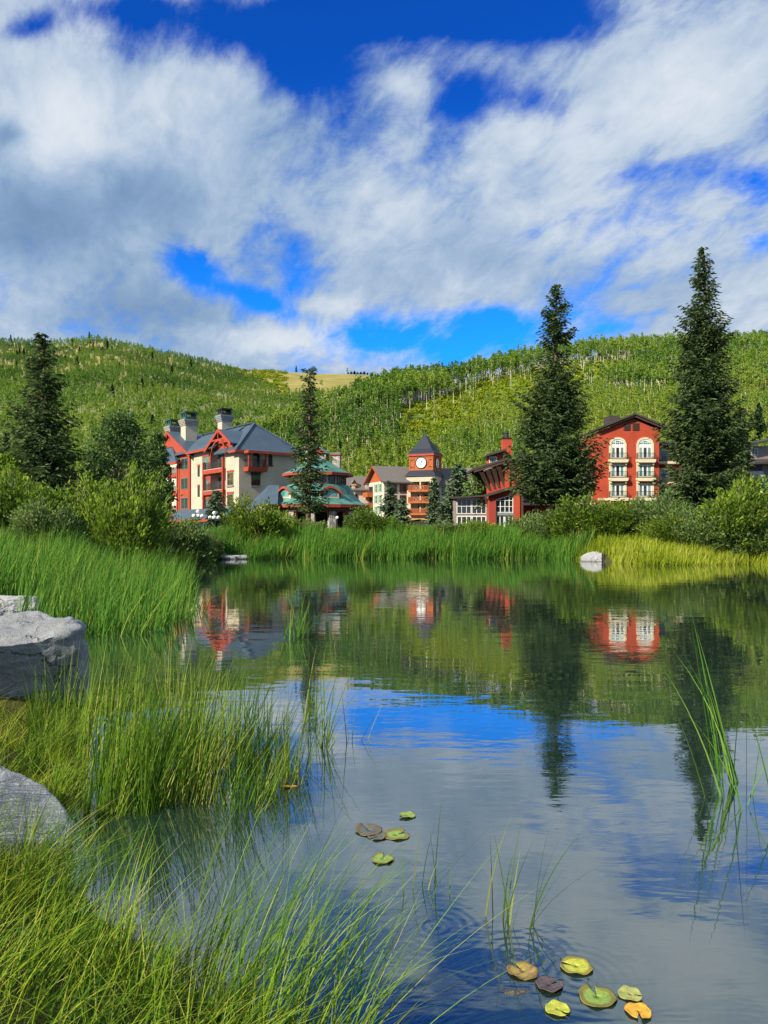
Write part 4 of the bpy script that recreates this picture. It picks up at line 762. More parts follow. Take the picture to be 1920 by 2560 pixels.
def spruce_mesh(H, Rb, seed, z0=.08, nb=420, power=.85, dens=1.0, droop=.25, gaps=(), sz=.30, ragged=.25):
    r = np.random.default_rng(seed); parts_, tr = [], []
    nb = int(nb); zt = np.sort(1-(1-z0)*np.sqrt(r.random(nb)*.985+.0005)) if True else None
    zt = z0+(1-z0)*(np.arange(nb)+r.random(nb))/nb; zt = 1-(1-zt)**.80*(1-z0)**.20; zt = np.clip(zt, z0, .992)
    lump = np.interp(zt, np.linspace(0, 1, 16), r.uniform(1-ragged*.8, 1+ragged*.5, 16))
    for z in range(nb):
        f = zt[z]
        if any(a < f < b and r.random() < k for a, b, k in gaps): continue
        Lb = Rb*((1-f)**power)*lump[z]*r.uniform(1-ragged, 1.0+ragged*.45)*(1.3 if r.random() < .14 else 1)*min(1, .42+(f-z0)/.15)+.02*H*(1-f)+.14
        az = r.uniform(0, 2*math.pi); up = .55*f-.12*(1-f)+r.uniform(-.1, .1); n = max(3, int(Lb/.30*dens)); t = np.linspace(.12, 1, n)
        dz = Lb*(up*t-droop*(1-f*.6)*t*(1-t)*2.0+.10*t**3)
        hx = Lb*t; c, s_ = math.cos(az), math.sin(az)
        base = np.stack([c*hx, s_*hx, f*H+dz], -1)
        tr.append(nptube([[0, 0, f*H-.1], base[n//2], base[-1]], [.02+.006*Lb*1.6, .02, .008], 3))
        for side in (-1, 1, 0):
            tl = (.34*Lb*(1-t*.75)+.22)*r.uniform(.6, 1.2, n) if side else np.full(n, .34)*r.uniform(.7, 1.3, n)
            an = az+side*r.uniform(.6, 1.15, n); dv = np.stack([np.cos(an), np.sin(an), r.uniform(-.38, .12, n)-(.12 if side else .35)], -1)
            m_ = int(np.ceil(tl.max()/.34)) if side else 1
            for q in range(m_):
                ok = (q*.34 < tl)
                cen = base[ok]+dv[ok]*((q+.45)*.34)+r.normal(size=(ok.sum(), 3))*.05
                if not len(cen): continue
                V_, F_ = leafquads_r(r, cen, sz*r.uniform(.6, 1.3, len(cen)), 2.4, dv[ok]); parts_.append((V_, F_, np.clip(r.beta(2, 2.4, len(F_))+.1*(t[ok]-.5), 0, 1)))
    return parts_, tr
def leafquads_r(r, Cn, size, asp, align):
    n = len(Cn); a = align+r.normal(size=(n, 3))*.22; a /= np.linalg.norm(a, axis=1)[:, None]
    b = np.cross(a, r.normal(size=(n, 3))*.7+np.array([0, 0, 1.])); b /= np.linalg.norm(b, axis=1)[:, None]+1e-9
    s_ = np.broadcast_to(size, n)[:, None]; l = a*s_*asp/2; w_ = b*s_*.42
    V_ = np.stack([Cn-l, Cn+w_, Cn+l, Cn-w_], 1).reshape(-1, 3); return V_, np.arange(4*n).reshape(n, 4)
def trunkmesh(H, r0, r, bend=.01):
    z = np.linspace(0, .985, 12); x = np.cumsum(r.normal(size=12))*bend*H*.15; y = np.cumsum(r.normal(size=12))*bend*H*.15; x -= x[0]; y -= y[0]
    return nptube(np.stack([x, y, z*H], -1), r0*(1-z)**.8+.02+.35*r0*np.exp(-z*40), 9)
def spruce(loc, H, Rb, seed, label, mat_='spruce', group=None, **kw):
    o = empty('spruce_tree', loc, 0, label, 'spruce tree', group); r = np.random.default_rng(seed+1)
    p, tr = spruce_mesh(H, Rb, seed, **kw); V_, F_, t = join(p); npmesh('crown', V_, F_, M[mat_], t, parent=o)
    tv, tf = trunkmesh(H, .011*H+.08, r); parts_ = [(tv, tf, np.zeros(len(tf)))]+[(a, b, np.zeros(len(b))) for a, b in tr]
    V_, F_, _ = join(parts_); npmesh('trunk', V_, F_, M['bark'], smooth=True, parent=o); return o
def broadleaf(loc, H, Wd, seed, label, cat='tree', name='cottonwood_tree', leaf='cottonwood', bark='grey_bark', group=None, z0=.18, ncl=90, per=110, size=.22, stems=1, shape=1.0):
    o = empty(name, loc, 0, label, cat, group); r = np.random.default_rng(seed); tr = []
    for k in range(stems):
        a = r.uniform(0, 6.28); off = np.array([math.cos(a), math.sin(a)])*(.12*Wd if stems > 1 else 0)
        z = np.linspace(0, .85, 8); pts = np.stack([off[0]*(1+2*z)+np.cumsum(r.normal(size=8))*.012*H, off[1]*(1+2*z)+np.cumsum(r.normal(size=8))*.012*H, z*H], -1); pts[:, :2] -= pts[0, :2]-off*.5
        tr.append(nptube(pts, .016*H/math.sqrt(stems)*(1-z*.9)+.02, 7))
        tr.append((pts,))
    spines = [t[0] for t in tr if len(t) == 1]; tubes = [t for t in tr if len(t) == 2]; cl = []
    for i in range(ncl):
        f = z0+(1-z0)*r.random()**.9; pr = (math.sin(math.pi*min(1, (f-z0)/(1-z0)*.86+.14))**.7)*shape
        a = r.uniform(0, 6.28); rad = Wd/2*pr*math.sqrt(r.uniform(.15, 1.0))*r.uniform(.75, 1.12)
        c = np.array([rad*math.cos(a), rad*math.sin(a), f*H+r.normal()*.02*H]); sp_ = spines[i % len(spines)]; j = min(7, max(1, int((f-.15)*8)))
        tubes.append(nptube([sp_[j], (sp_[j]+c)/2+[0, 0, .03*H], c], [.004*H+.015, .002*H+.012, .008], 4)); cl.append(c)
    cl = np.array(cl); sgm = Wd*.085
    cen = np.repeat(cl, per, 0)+r.normal(size=(ncl*per, 3))*np.array([sgm, sgm, sgm*.75]); V_, F_ = leafquads(cen, size*r.uniform(.6, 1.3, len(cen)), 1.4)
    tint = np.clip(np.repeat(r.uniform(.1, .75, ncl), per)+r.normal(size=len(F_))*.15, 0, 1); npmesh('crown', V_, F_, M[leaf], tint, parent=o)
    V_, F_, _ = join([(a, b, np.zeros(len(b))) for a, b in tubes]); npmesh('trunk', V_, F_, M[bark], smooth=True, parent=o); return o
def bush_meshes(seed, leaf, nst=300, per=36, lsz=.062, lasp=2.6):
    # unit bush: about 1 high, 1 wide; arching stems clothed in narrow leaves
    r = np.random.default_rng(seed); tubes, cen, al, tn = [], [], [], []
    lob = [(r.uniform(0, 6.28), r.uniform(.7, 1.1)) for _ in range(6)]
    for i in range(nst):
        a = r.uniform(0, 6.28); e = math.acos(r.uniform(.0, 1.0)); lb = 1.0+.16*sum(math.cos(a-q)*s_ for q, s_ in lob[:2])+.10*math.sin(3*a+lob[2][0])+.08*math.sin(5*a+e*4+lob[3][0]); R_ = r.uniform(.72, 1.06)*lb
        tip = np.array([.54*math.sin(e)**.8*math.cos(a), .54*math.sin(e)**.8*math.sin(a), .94*math.cos(e)**.52])*R_; tip[2] = max(tip[2], .10)
        p0 = np.array([tip[0]*.22, tip[1]*.22, 0]); mid = np.array([tip[0]*.5, tip[1]*.5, tip[2]*.68]); t = np.linspace(0, 1, 6)[:, None]
        c = (1-t)**2*p0+2*t*(1-t)*mid+t**2*tip; tubes.append(nptube(c, np.linspace(.010, .003, 6), 3))
        tt = r.uniform(.42, 1.03, per)**.8; P_ = (1-tt[:, None])**2*p0+2*tt[:, None]*(1-tt[:, None])*mid+tt[:, None]**2*tip
        d = 2*(1-tt[:, None])*(mid-p0)+2*tt[:, None]*(tip-mid); d /= np.linalg.norm(d, axis=1)[:, None]
        P_ = P_+r.normal(size=(per, 3))*.062*(1.2-tt[:, None]*.55); cen.append(P_); al.append(d*.9+np.array([0, 0, .35])); tn.append(np.clip(r.uniform(.15, .75)+r.normal(size=per)*.16, 0, 1))
    cen, al, tn = np.concatenate(cen), np.concatenate(al), np.concatenate(tn); n = len(cen)
    V_, F_ = leafquads(cen, lsz/lasp*r.uniform(.7, 1.5, n), lasp, align=al*1.0)
    fo = npmesh('foliage', V_, F_, M[leaf], tn, link=False); V2, F2, _ = join([(a, b, np.zeros(len(b))) for a, b in tubes]); st = npmesh('stems', V2, F2, M['grey_bark'], link=False); return fo.data, st.data

# ------------------------------------------------------------------ hillside woods
aspen_protos = bpy.data.collections.new('aspen_kinds'); shrub_protos = bpy.data.collections.new('shrub_kinds'); conifer_protos = bpy.data.collections.new('conifer_kinds')
def aspen_proto(i, H=13.0, wd=3.4, base=.42, n=190, dead=False):
    r = np.random.default_rng(100+i); lean = r.normal(size=2)*.35
    z = np.linspace(0, .96, 5); pts = np.stack([lean[0]*z**2, lean[1]*z**2, z*H], -1); tv, tf = nptube(pts, .18*(1-z*.72), 5); P_ = [(tv, tf, np.zeros(len(tf)))]; mi = [np.zeros(len(tf))]
    ncl = 4 if dead else 16
    f = base+(1-base)*r.random(ncl); pr = np.sin(np.pi*np.clip((f-base)/(1-base)*.8+.2, 0, 1))**.6; a = r.uniform(0, 6.28, ncl); rr = wd/2*pr*np.sqrt(r.random(ncl))
    cl = np.stack([rr*np.cos(a)+lean[0]*f**2, rr*np.sin(a)+lean[1]*f**2, f*H], -1); per = (3 if dead else n//ncl); cen = np.repeat(cl, per, 0)+r.normal(size=(ncl*per, 3))*np.array([.42, .42, .5])*(wd/3.2)
    V_, F_ = leafquads_g(r, cen, .72*r.uniform(.6, 1.25, len(cen)), 1.25); P_.append((V_, F_, np.clip(np.repeat(r.uniform(.1, .8, ncl), per)+r.normal(size=len(F_))*.12, 0, 1))); mi.append(np.ones(len(F_)))
    V_, F_, t = join(P_); o = npmesh('aspen', V_, F_, None, t, link=False, mats=[M['dry_trunk'] if dead else M['aspen_bark'], M['aspen']], midx=np.concatenate(mi)); aspen_protos.objects.link(o)
def leafquads_g(r, Cn, size, asp):
    n = len(Cn); a = r.normal(size=(n, 3)); a /= np.linalg.norm(a, axis=1)[:, None]; b = np.cross(a, r.normal(size=(n, 3))); b /= np.linalg.norm(b, axis=1)[:, None]; s_ = np.broadcast_to(size, n)[:, None]
    V_ = np.stack([Cn-a*s_*asp/2, Cn+b*s_/2, Cn+a*s_*asp/2, Cn-b*s_/2], 1).reshape(-1, 3); return V_, np.arange(4*n).reshape(n, 4)
for i in range(5): aspen_proto(i, wd=(3.0, 3.6, 2.6, 3.3, 4.0)[i], base=(.40, .36, .5, .44, .32)[i])
for i in range(5, 7): aspen_proto(i, base=.66, n=90, wd=2.3)
aspen_proto(7, dead=True, base=.6)
aspen_proto(8, base=.12, n=240, wd=4.6, H=11); aspen_proto(9, base=.16, n=240, wd=4.2, H=12)
for i in range(3):
    r = np.random.default_rng(300+i); cen = r.normal(size=(70, 3))*np.array([.75, .75, .42])+np.array([0, 0, .7]); V_, F_ = leafquads_g(r, cen, .55*r.uniform(.6, 1.3, 70), 1.3); shrub_protos.objects.link(npmesh('hill_shrub', V_, F_, M['shrub'], r.random(70), link=False))
for i in range(2):
    p, tr = spruce_mesh(15, 2.6, 500+i, z0=.04, nb=70, dens=.5, sz=.7); V_, F_, t = join(p); conifer_protos.objects.link(npmesh('conifer', V_, F_, M['hill_spruce'], t, link=False))
def scatter(name, pts, sc_, tone, idx_, coll, kind='stuff'):
    me = bpy.data.meshes.new(name); n = len(pts); me.vertices.add(n); me.vertices.foreach_set('co', np.ascontiguousarray(pts, np.float32).ravel())
    for nm, ty, ar in (('sz', 'FLOAT', sc_), ('tone', 'FLOAT', tone), ('rz', 'FLOAT', rng.uniform(0, 6.28, n))):
        a = me.attributes.new(nm, ty, 'POINT'); a.data.foreach_set('value', np.ascontiguousarray(ar, np.float32))
    a = me.attributes.new('kid', 'INT', 'POINT'); a.data.foreach_set('value', np.ascontiguousarray(idx_, np.int32))
    o = bpy.data.objects.new(name, me); C.objects.link(o); tag(o, kind=kind)
    nt = bpy.data.node_groups.new(name+'_nodes', 'GeometryNodeTree'); nt.interface.new_socket('Geometry', in_out='INPUT', socket_type='NodeSocketGeometry'); nt.interface.new_socket('Geometry', in_out='OUTPUT', socket_type='NodeSocketGeometry')
    gi = nt.nodes.new('NodeGroupInput'); go = nt.nodes.new('NodeGroupOutput'); ci = nt.nodes.new('GeometryNodeCollectionInfo'); ci.inputs['Collection'].default_value = coll; ci.inputs['Separate Children'].default_value = True; ci.inputs['Reset Children'].default_value = True
    ip = nt.nodes.new('GeometryNodeInstanceOnPoints'); ip.inputs['Pick Instance'].default_value = True
    def attr(nm, ty): q = nt.nodes.new('GeometryNodeInputNamedAttribute'); q.data_type = ty; q.inputs['Name'].default_value = nm; return next(s_ for s_ in q.outputs if s_.enabled and s_.name == 'Attribute')
    cv = nt.nodes.new('ShaderNodeCombineXYZ'); nt.links.new(attr('rz', 'FLOAT'), cv.inputs[2]); nt.links.new(gi.outputs[0], ip.inputs['Points']); nt.links.new(ci.outputs[0], ip.inputs['Instance']); nt.links.new(attr('kid', 'INT'), ip.inputs['Instance Index'])
    nt.links.new(cv.outputs[0], ip.inputs['Rotation']); nt.links.new(attr('sz', 'FLOAT'), ip.inputs['Scale']); nt.links.new(ip.outputs[0], go.inputs[0])
    md = o.modifiers.new('scatter', 'NODES'); md.node_group = nt; return o
def img(X, Y, Z): return (960+FOC*X/Y)/1.157, (HOR-FOC*(Z-EYE)/Y)/1.157
# right hill
def vnoise(x, y, s): return np.array([mnoise.noise(Vector((a*s, b*s, 3.3))) for a, b in zip(x, y)])
n = 17000; u = rng.uniform(-.40, .70, n); Yr = ridge(RR, u, 12)[0]; Y = 203+(Yr+8-203)*rng.random(n)**.72; X = u*Y; Z = height(X, Y); ix, iy = img(X, Y, Z)
band_c = np.interp(ix, [560, 700, 850, 960, 1100, 1200, 1330, 1500], [985, 950, 915, 893, 842, 815, 790, 775]); band_w = np.interp(ix, [600, 800, 1000, 1150, 1300, 1400], [10, 24, 34, 20, 8, 0])
inband = (iy-band_c > -band_w) & (iy-band_c < band_w+np.where(band_w > 2, 30, 0)); lowslope = iy > band_c+np.interp(ix, [1150, 1280, 1400, 1700], [0, 45, 75, 90])
nz_ = vnoise(X, Y, .02); vis = (ix > -150) & (ix < 1900)
keep = vis & (~inband | (rng.random(n) < .05)) & (rng.random(n) < np.clip(.80+.6*nz_, .35, 1))
keep &= ~((lowslope) & (rng.random(n) < .12))
tone = np.clip(.42+.5*nz_+np.where(lowslope, .18, -.04)+np.where(ix < 720, .10, 0)+rng.normal(size=n)*.13, 0, 1)
sz_ = np.where(lowslope, rng.uniform(.38, .75, n), rng.uniform(.65, 1.05, n)); near_edge = (~lowslope) & (band_c-iy < 45)
kid = rng.integers(0, 5, n); up_ = rng.random(n) < np.where(near_edge, .6, np.where(lowslope, .02, .42)); kid = np.where(up_, rng.integers(5, 7, n), kid); kid = np.where(lowslope & (rng.random(n) < .93), rng.integers(8, 10, n), kid)
kid = np.where((ix < 760) & (ix > 380) & (iy > 840) & (rng.random(n) < .45), 7, kid)
k = keep; scatter('aspen_wood', np.stack([X, Y, Z-.2], -1)[k], sz_[k], tone[k], kid[k], aspen_protos)
n2 = 5200; u2 = rng.uniform(-.25, .42, n2); Yr2 = ridge(RR, u2, 12)[0]; Y2 = 205+(Yr2-205)*rng.random(n2); X2 = u2*Y2; Z2 = height(X2, Y2); jx, jy = img(X2, Y2, Z2); bc = np.interp(jx, [560, 700, 850, 960, 1100, 1200, 1330, 1500], [985, 950, 915, 893, 842, 815, 790, 775]); bw = np.interp(jx, [600, 800, 1000, 1150, 1300, 1400], [10, 24, 34, 20, 8, 0])
k2 = (np.abs(jy-bc-12) < bw+18); scatter('hill_shrubs', np.stack([X2, Y2, Z2-.1], -1)[k2], rng.uniform(.8, 1.6, k2.sum()), rng.random(k2.sum()), rng.integers(0, 3, k2.sum()), shrub_protos)
# left hill
n = 24000; u = rng.uniform(-.72, .06, n); Yr = ridge(LR, u, 5)[0]; Y = 265+(Yr-265)*rng.random(n)**.85; X = u*Y; Z = height(X, Y); ix, iy = img(X, Y, Z); nz_ = vnoise(X, Y, .008)
ry = np.interp(ix, LR[:, 0], LR[:, 1]); mead = (ix > np.interp(iy, [730, 775, 800, 850], [190, 400, 500, 600])) & (iy < np.interp(ix, [180, 300, 420, 520, 600, 700, 800], [745, 775, 803, 842, 860, 858, 850]))
clear = (nz_ < -.22) & (iy < 850)
k = (ix > -200) & (ix < 860) & (~mead | (rng.random(n) < .012)) & (~clear | (rng.random(n) < .35)) & (rng.random(n) < .88)
tone = np.clip(.22+.55*vnoise(X+50, Y, .011)+rng.normal(size=n)*.08+np.where(iy > 855, .15, 0), 0, 1); kid = np.where(rng.random(n) < np.where((iy > 850) | (iy < 780), .35, .10), rng.integers(5, 7, n), rng.integers(0, 5, n)); kid = np.where((iy > 850) & (rng.random(n) < .16), 7, kid)
scatter('far_aspen_wood', np.stack([X, Y, Z-.2], -1)[k], np.where(iy < 820, rng.uniform(.45, .78, n), rng.uniform(.5, .9, n))[k], tone[k], kid[k], aspen_protos)
m2 = (ix > -100) & (ix < 620) & ((mead & (rng.random(n) < .35)) | (clear & (rng.random(n) < .5)))
scatter('far_hill_shrubs', np.stack([X, Y, Z-.2], -1)[m2], rng.uniform(1.2, 2.4, m2.sum()), rng.random(m2.sum()), rng.integers(0, 3, m2.sum()), shrub_protos)
m3 = (ix > -100) & (ix < 420) & (iy < 870) & (rng.random(n) < .006)
scatter('far_conifer_wood', np.stack([X, Y, Z-.2], -1)[m3], rng.uniform(.6, 1.0, m3.sum()), rng.random(m3.sum()), rng.integers(0, 2, m3.sum()), conifer_protos)
# conifers one can tell apart on the slopes and the skyline
cons = [o for o in conifer_protos.objects]
def hill_conifer(px, py, hpx, lab, wide=1.0, sink=.3):
    u = (px*1.157-960)/FOC; Yv = np.linspace(210, 1240, 1400); Zv = height(u*Yv, Yv); yy = HOR-FOC*(Zv-EYE)/Yv; i = int(np.argmax(yy/1.157 <= py)) if (yy/1.157 <= py).any() else int(np.argmin(yy)); Yc = Yv[i]
    h = hpx*1.157/FOC*Yc; o = cons[int(px) % 2].copy(); o.data = o.data; o.name = 'conifer_tree'; C.objects.link(o); o.location = (u*Yc, Yc, Zv[i]-sink); s_ = h/15; o.scale = (s_*wide, s_*wide, s_); o.rotation_euler.z = px
    tag(o, lab, 'conifer', 'conifers on the hillside'); return o
for px, py, hp_, lab, wd in ((862, 962, 46, 'dark conifer on the slope up and left of the clock tower', .8), (1640, 960, 90, 'tall conifer on the slope above the grey modern block', .9), (1622, 955, 60, 'shorter conifer beside the tall one above the grey modern block', .9), (330, 945, 50, 'dark conifer on the slope just left of the lodge chimneys', 1.0),
        (735, 1000, 50, 'dim conifer on the slope above the round pavilion roof', .8), (1050, 772, 18, 'conifer standing proud of the right skyline', 1), (32, 738, 11, 'leftmost small conifer on the far left skyline', 1.2), (52, 738, 10, 'second small conifer on the far left skyline', 1.2), (72, 738, 10, 'third small conifer on the far left skyline', 1.2),
        (240, 738, 11, 'small conifer on the knoll of the left ridge', 1.2), (248, 738, 9, 'smaller conifer beside the one on the left ridge knoll', 1.2), (330, 752, 8, 'tiny conifer on the descending left ridge', 1.2), (640, 799, 14, 'lone dark conifer on the golden meadow skyline', 1.1), (422, 775, 7, 'tiny conifer where the left ridge dips', 1.2), (15, 1040, 110, 'slim dark conifer behind the spruce at the left edge', .8)):
    hill_conifer(px, py, hp_, lab, wide=wd)
# low trees on the far saddle
for i, px in enumerate(range(752, 800, 7)): hill_conifer(px, 801, 5+(i % 3), ('low dark tree in the little row on the far saddle skyline'), wide=3.0, sink=1.6)['group'] = 'row of low trees on the saddle'

# ------------------------------------------------------------------ tall spruces and garden trees
def gp(px, Y): x = (px*1.157-960)/FOC*Y; return (x, Y, hz(x, Y)-.05)
def top(py, Y): return EYE+(HOR-py*1.157)/FOC*Y
def sp(px, pt, Y, hw, seed, lab, **kw): l = gp(px, Y); return spruce(l, top(pt, Y)-l[2], hw*1.157/FOC*Y, seed, lab, **kw)
sp(90, 722, 62, 92, 11, 'broad dark spruce at the far left behind the willows', z0=.06, nb=430, power=.80, ragged=.42, sz=.21)
sp(668, 795, 84, 40, 12, 'slim spruce with bare lower trunk in front of the round pavilion', z0=.13, nb=240, power=.50, ragged=.55, sz=.22)
sp(1203, 614, 96, 100, 13, 'tall dark spruce left of the red gabled hotel block', z0=.13, nb=560, power=.74, ragged=.42, gaps=((.58, .76, .55), (.3, .4, .3)), sz=.25)
sp(1521, 534, 98, 86, 14, 'tallest dark spruce right of the red gabled hotel block', z0=.07, nb=660, power=.68, ragged=.40, gaps=((.5, .56, .4),), sz=.25)
sp(467, 1060, 86, 24, 15, 'small young spruce in front of the lodge balconies', mat_='blue_spruce', z0=.03, nb=120, power=.8, sz=.26)
sp(842, 1040, 128, 22, 16, 'thin spruce before the cream wing left of the clock tower', mat_='blue_spruce', z0=.05, nb=120, power=.8, sz=.3, ragged=.4)
sp(868, 1078, 124, 22, 17, 'short bluish spruce beside the thin one left of the tower balconies', mat_='blue_spruce', z0=.03, nb=110, power=.7, sz=.34)
sp(937, 1032, 122, 14, 18, 'narrow blue spruce against the right edge of the clock tower', mat_='blue_spruce', z0=.04, nb=150, power=.75, sz=.32)
sp(992, 1004, 120, 46, 19, 'wide blue spruce right of the clock tower', mat_='blue_spruce', z0=.04, nb=260, power=.8, sz=.36)
sp(1600, 880, 118, 26, 20, 'dark spruce at the left of the grey modern block', z0=.05, nb=170, power=.8, sz=.36)
def bl(px, pt, Y, wpx, seed, lab, **kw): l = gp(px, Y); return broadleaf(l, top(pt, Y)-l[2], wpx*1.157/FOC*Y, seed, lab, **kw)
bl(262, 902, 74, 150, 31, 'rounded cottonwood with pale stems between the left spruce and the lodge', stems=4, ncl=150, per=85, size=.2, z0=.06)
bl(340, 940, 88, 62, 32, 'dark leafy tree hiding the left corner of the lodge', stems=2, ncl=120, per=90, size=.25, z0=.05, leaf='cottonwood', group=None)
bl(196, 985, 70, 66, 36, 'lower leafy tree filling the gap beside the left spruce', stems=2, ncl=80, per=80, size=.24, z0=.05)
bl(1030, 1012, 116, 56, 33, 'slender aspen with pale trunks left of the bracketed red hall', name='aspen_tree', bark='aspen_bark', stems=3, ncl=80, per=80, size=.3, z0=.2)
bl(14, 985, 50, 60, 37, 'leafy tree cut by the left edge of the view', stems=2, ncl=70, per=80, size=.2, z0=.1, leaf='willow')

# ------------------------------------------------------------------ willow bushes on the banks (shared meshes, one object each)
kinds = [bush_meshes(41, 'willow'), bush_meshes(42, 'willow'), bush_meshes(43, 'dark_willow'), bush_meshes(44, 'dark_willow')]
fine = [bush_meshes(45, 'willow', 420, 50, .056), bush_meshes(46, 'dark_willow', 380, 46, .052)]  # second kind carries the darker grey-green leaves
def bush(px, pt, Y, wpx, k, lab, grp='willow bushes on the banks', deep=.85, lower=0):
    x, _, z = gp(px, Y); z -= lower; o = empty('willow_bush', (x, Y, z), rng.uniform(0, 6.28), lab, 'bush', grp); h = top(pt, Y)-z; w_ = wpx*1.157/FOC*Y
    for nm, d in zip(('foliage', 'stems'), (fine if k >= 10 else kinds)[k % 10]):
        c = bpy.data.objects.new(nm, d); C.objects.link(c); c.parent = o
    o.scale = (w_*1.06, w_*deep, h/1.02); return o
for a in ((35, 1042, 33, 220, 10, 'tall bright willow at the left edge above the reeds'), (165, 1060, 36, 190, 10, 'bright willow bush next to the one at the left edge'), (262, 1050, 35, 150, 10, 'round yellow green willow rising below the cottonwood'),
        (100, 1085, 31, 170, 11, 'darker willow low in front of the left willows'), (395, 1118, 46, 150, 11, 'grey green bush beneath the lodge porch'), (340, 1125, 44, 90, 3, 'dark low bush between the left willows and the lodge bush'), (440, 1150, 50, 80, 3, 'small dark bush at the head of the left inlet'),
        (558, 1086, 55, 138, 1, 'rounded bright bush under the blue link roof'), (612, 1108, 57, 90, 0, 'dark side bush at the right of the rounded bright bush'), (672, 1124, 58, 80, 2, 'loose grey bush below the slim spruce'), (730, 1150, 58, 70, 3, 'low bush in front of the pavilion arches'),
        (818, 1104, 58, 130, 1, 'bushy willow covering the foot of the cream wing'), (900, 1136, 60, 110, 0, 'low willow beneath the clock tower'), (980, 1130, 60, 110, 2, 'low grey bush right below the globe lamp'), (1060, 1128, 58, 110, 0, 'low bright willow under the aspen'),
        (1140, 1112, 56, 110, 2, 'grey willow in front of the bracketed red hall'), (1190, 1098, 55, 110, 3, 'willow at the base of the tall spruce'), (1262, 1082, 53, 150, 1, 'bright green willow just left of the red block foot'), (1330, 1098, 52, 110, 0, 'mid green willow below the red block windows'),
        (1405, 1072, 52, 150, 2, 'silvery willow right of the red block foot'), (1475, 1082, 50, 140, 3, 'silvery darker willow beneath the tallest spruce'), (1575, 1062, 46, 200, 10, 'big bright willow near the right edge'), (1650, 1095, 44, 130, 11, 'grey willow at the right edge of the view'), (1440, 1120, 47, 120, 0, 'low yellow willow in front of the silvery pair'), (1520, 1100, 45.5, 150, 11, 'low darker willow left below the big bright one'), (1700, 1050, 50, 180, 1, 'willow just running out of the right edge')):
    bush(*a)
for a in ((1300, 1088, 56, 120, 2, 'grey green willow between the bright one and the red block foot'), (1370, 1092, 55, 120, 1, 'bright willow in front of the right lower windows of the red block'), (1630, 1072, 52, 160, 0, 'willow behind the big bright one at the right'), (205, 1062, 42, 150, 1, 'bright willow behind the darker one at the left'), (110, 1050, 44, 170, 0, 'broad willow at the foot of the far left spruce')): bush(*a)
o = bush(960/1.157-2900, 100, 1.25, 10, 1, 'unseen willow added beside the camera to shade the near bank'); o.location = (-4.35, 1.5, .35); o.scale = (1.0, 1.0, 1.9)  # out-of-view bush, added so its shadow falls on the bank

# ------------------------------------------------------------------ reeds and grasses (nobody could count the blades)
def sel(n, x0, x1, y0, y1, f): x = rng.uniform(x0, x1, n); y = rng.uniform(y0, y1, n); k = f(x, y); return x[k], y[k]
EXCL = [(12.9, 46.6, .75), (-10.05, 50.2, .9), (-7.9, 16.0, .8), (-7.3, 14.4, .6)]
def patch(name, x, y, h, wd, m_, lean, curl, az=None, seg=4, zmin=-.05, flat=.35, kind='stuff', label=None, tint=None):
    k = np.ones(len(x), bool)
    for ex, ey, er in EXCL: k &= ~((np.abs(x-ex) < er) & (y < ey+.2) & (y > ey-er*2.2))
    n0 = len(x); x, y = x[k], y[k]; h, wd, lean, curl, az, tint = [q[k] if isinstance(q, np.ndarray) and len(q) == n0 else q for q in (h, wd, lean, curl, az, tint)]
    z = np.maximum(height(x, y), -.45)-.02; a = rng.normal(-.1, .9, len(x)) if az is None else az
    o = bladeobj(name, np.stack([x, y, z], -1), h, wd, a, lean, curl, m_, seg, flat, tint); return tag(o, kind=kind)
s_ = shore
# far bank cattails
x, y = sel(42000, -13, 16, 49, 57, lambda X, Y: (shore(X, Y) > -1.5-.5*np.sin(X*1.3)) & (shore(X, Y) < 3.4))
keep = rng.random(len(x)) < np.clip(.85-.12*shore(x, y), .2, 1); x, y = x[keep], y[keep]
hh = (1.25+.35*np.sin(x*.9)+.2*np.sin(x*2.3+1))*.55+.75; patch('far_reeds', x, y, hh*rng.uniform(.55, 1.25, len(x)), rng.uniform(.03, .055, len(x)), M['reed'], np.abs(rng.normal(0, .10, len(x))), np.abs(rng.normal(0, .12, len(x))), seg=3, tint=np.clip(rng.beta(2, 2, len(x))*.8+.1*np.sin(x*.8), 0, 1))
# right bank short yellow grass
x, y = sel(30000, 9.5, 27, 40, 50, lambda X, Y: (shore(X, Y) > -.9) & (shore(X, Y) < 5))
patch('right_bank_grass', x, y, rng.uniform(.35, .95, len(x)), rng.uniform(.025, .045, len(x)), M['yellow_grass'], np.abs(rng.normal(0, .15, len(x))), np.abs(rng.normal(0, .2, len(x))), seg=3, tint=np.clip(rng.beta(2, 2, len(x))*.85+.2*np.sin(x*.5+y), 0, 1))
# left reed bed
def bed(X, Y): e = np.interp(Y, [13, 14.5, 15.5, 17, 22, 30, 45, 52], [-5.6, -4.9, -3.95, -4.4, -5.9, -8.0, -11.6, -12.5])+.35*np.sin(Y*1.1)+.2*np.sin(Y*3.1); lo = np.interp(X, [-12, -8, -5.8, -4.6, -3.8], [12, 13.0, 14.2, 14.9, 15.6]); return (X < e) & (Y > lo) & (X > -24)
x, y = sel(64000, -24, -3.5, 12, 50, bed); keep = rng.random(len(x)) < np.clip(1.25-y/48, .25, 1)*np.clip((x+.62*y)/2+1, .0, 1); x, y = x[keep], y[keep]
patch('left_reeds', x, y, (1.28+.2*np.sin(x*1.7+y))*rng.uniform(.5, 1.25, len(x)), rng.uniform(.016, .032, len(x)), M['reed'], np.abs(rng.normal(.04, .13, len(x))), np.abs(rng.normal(.08, .20, len(x))), az=rng.normal(.2, .9, len(x)), seg=4)
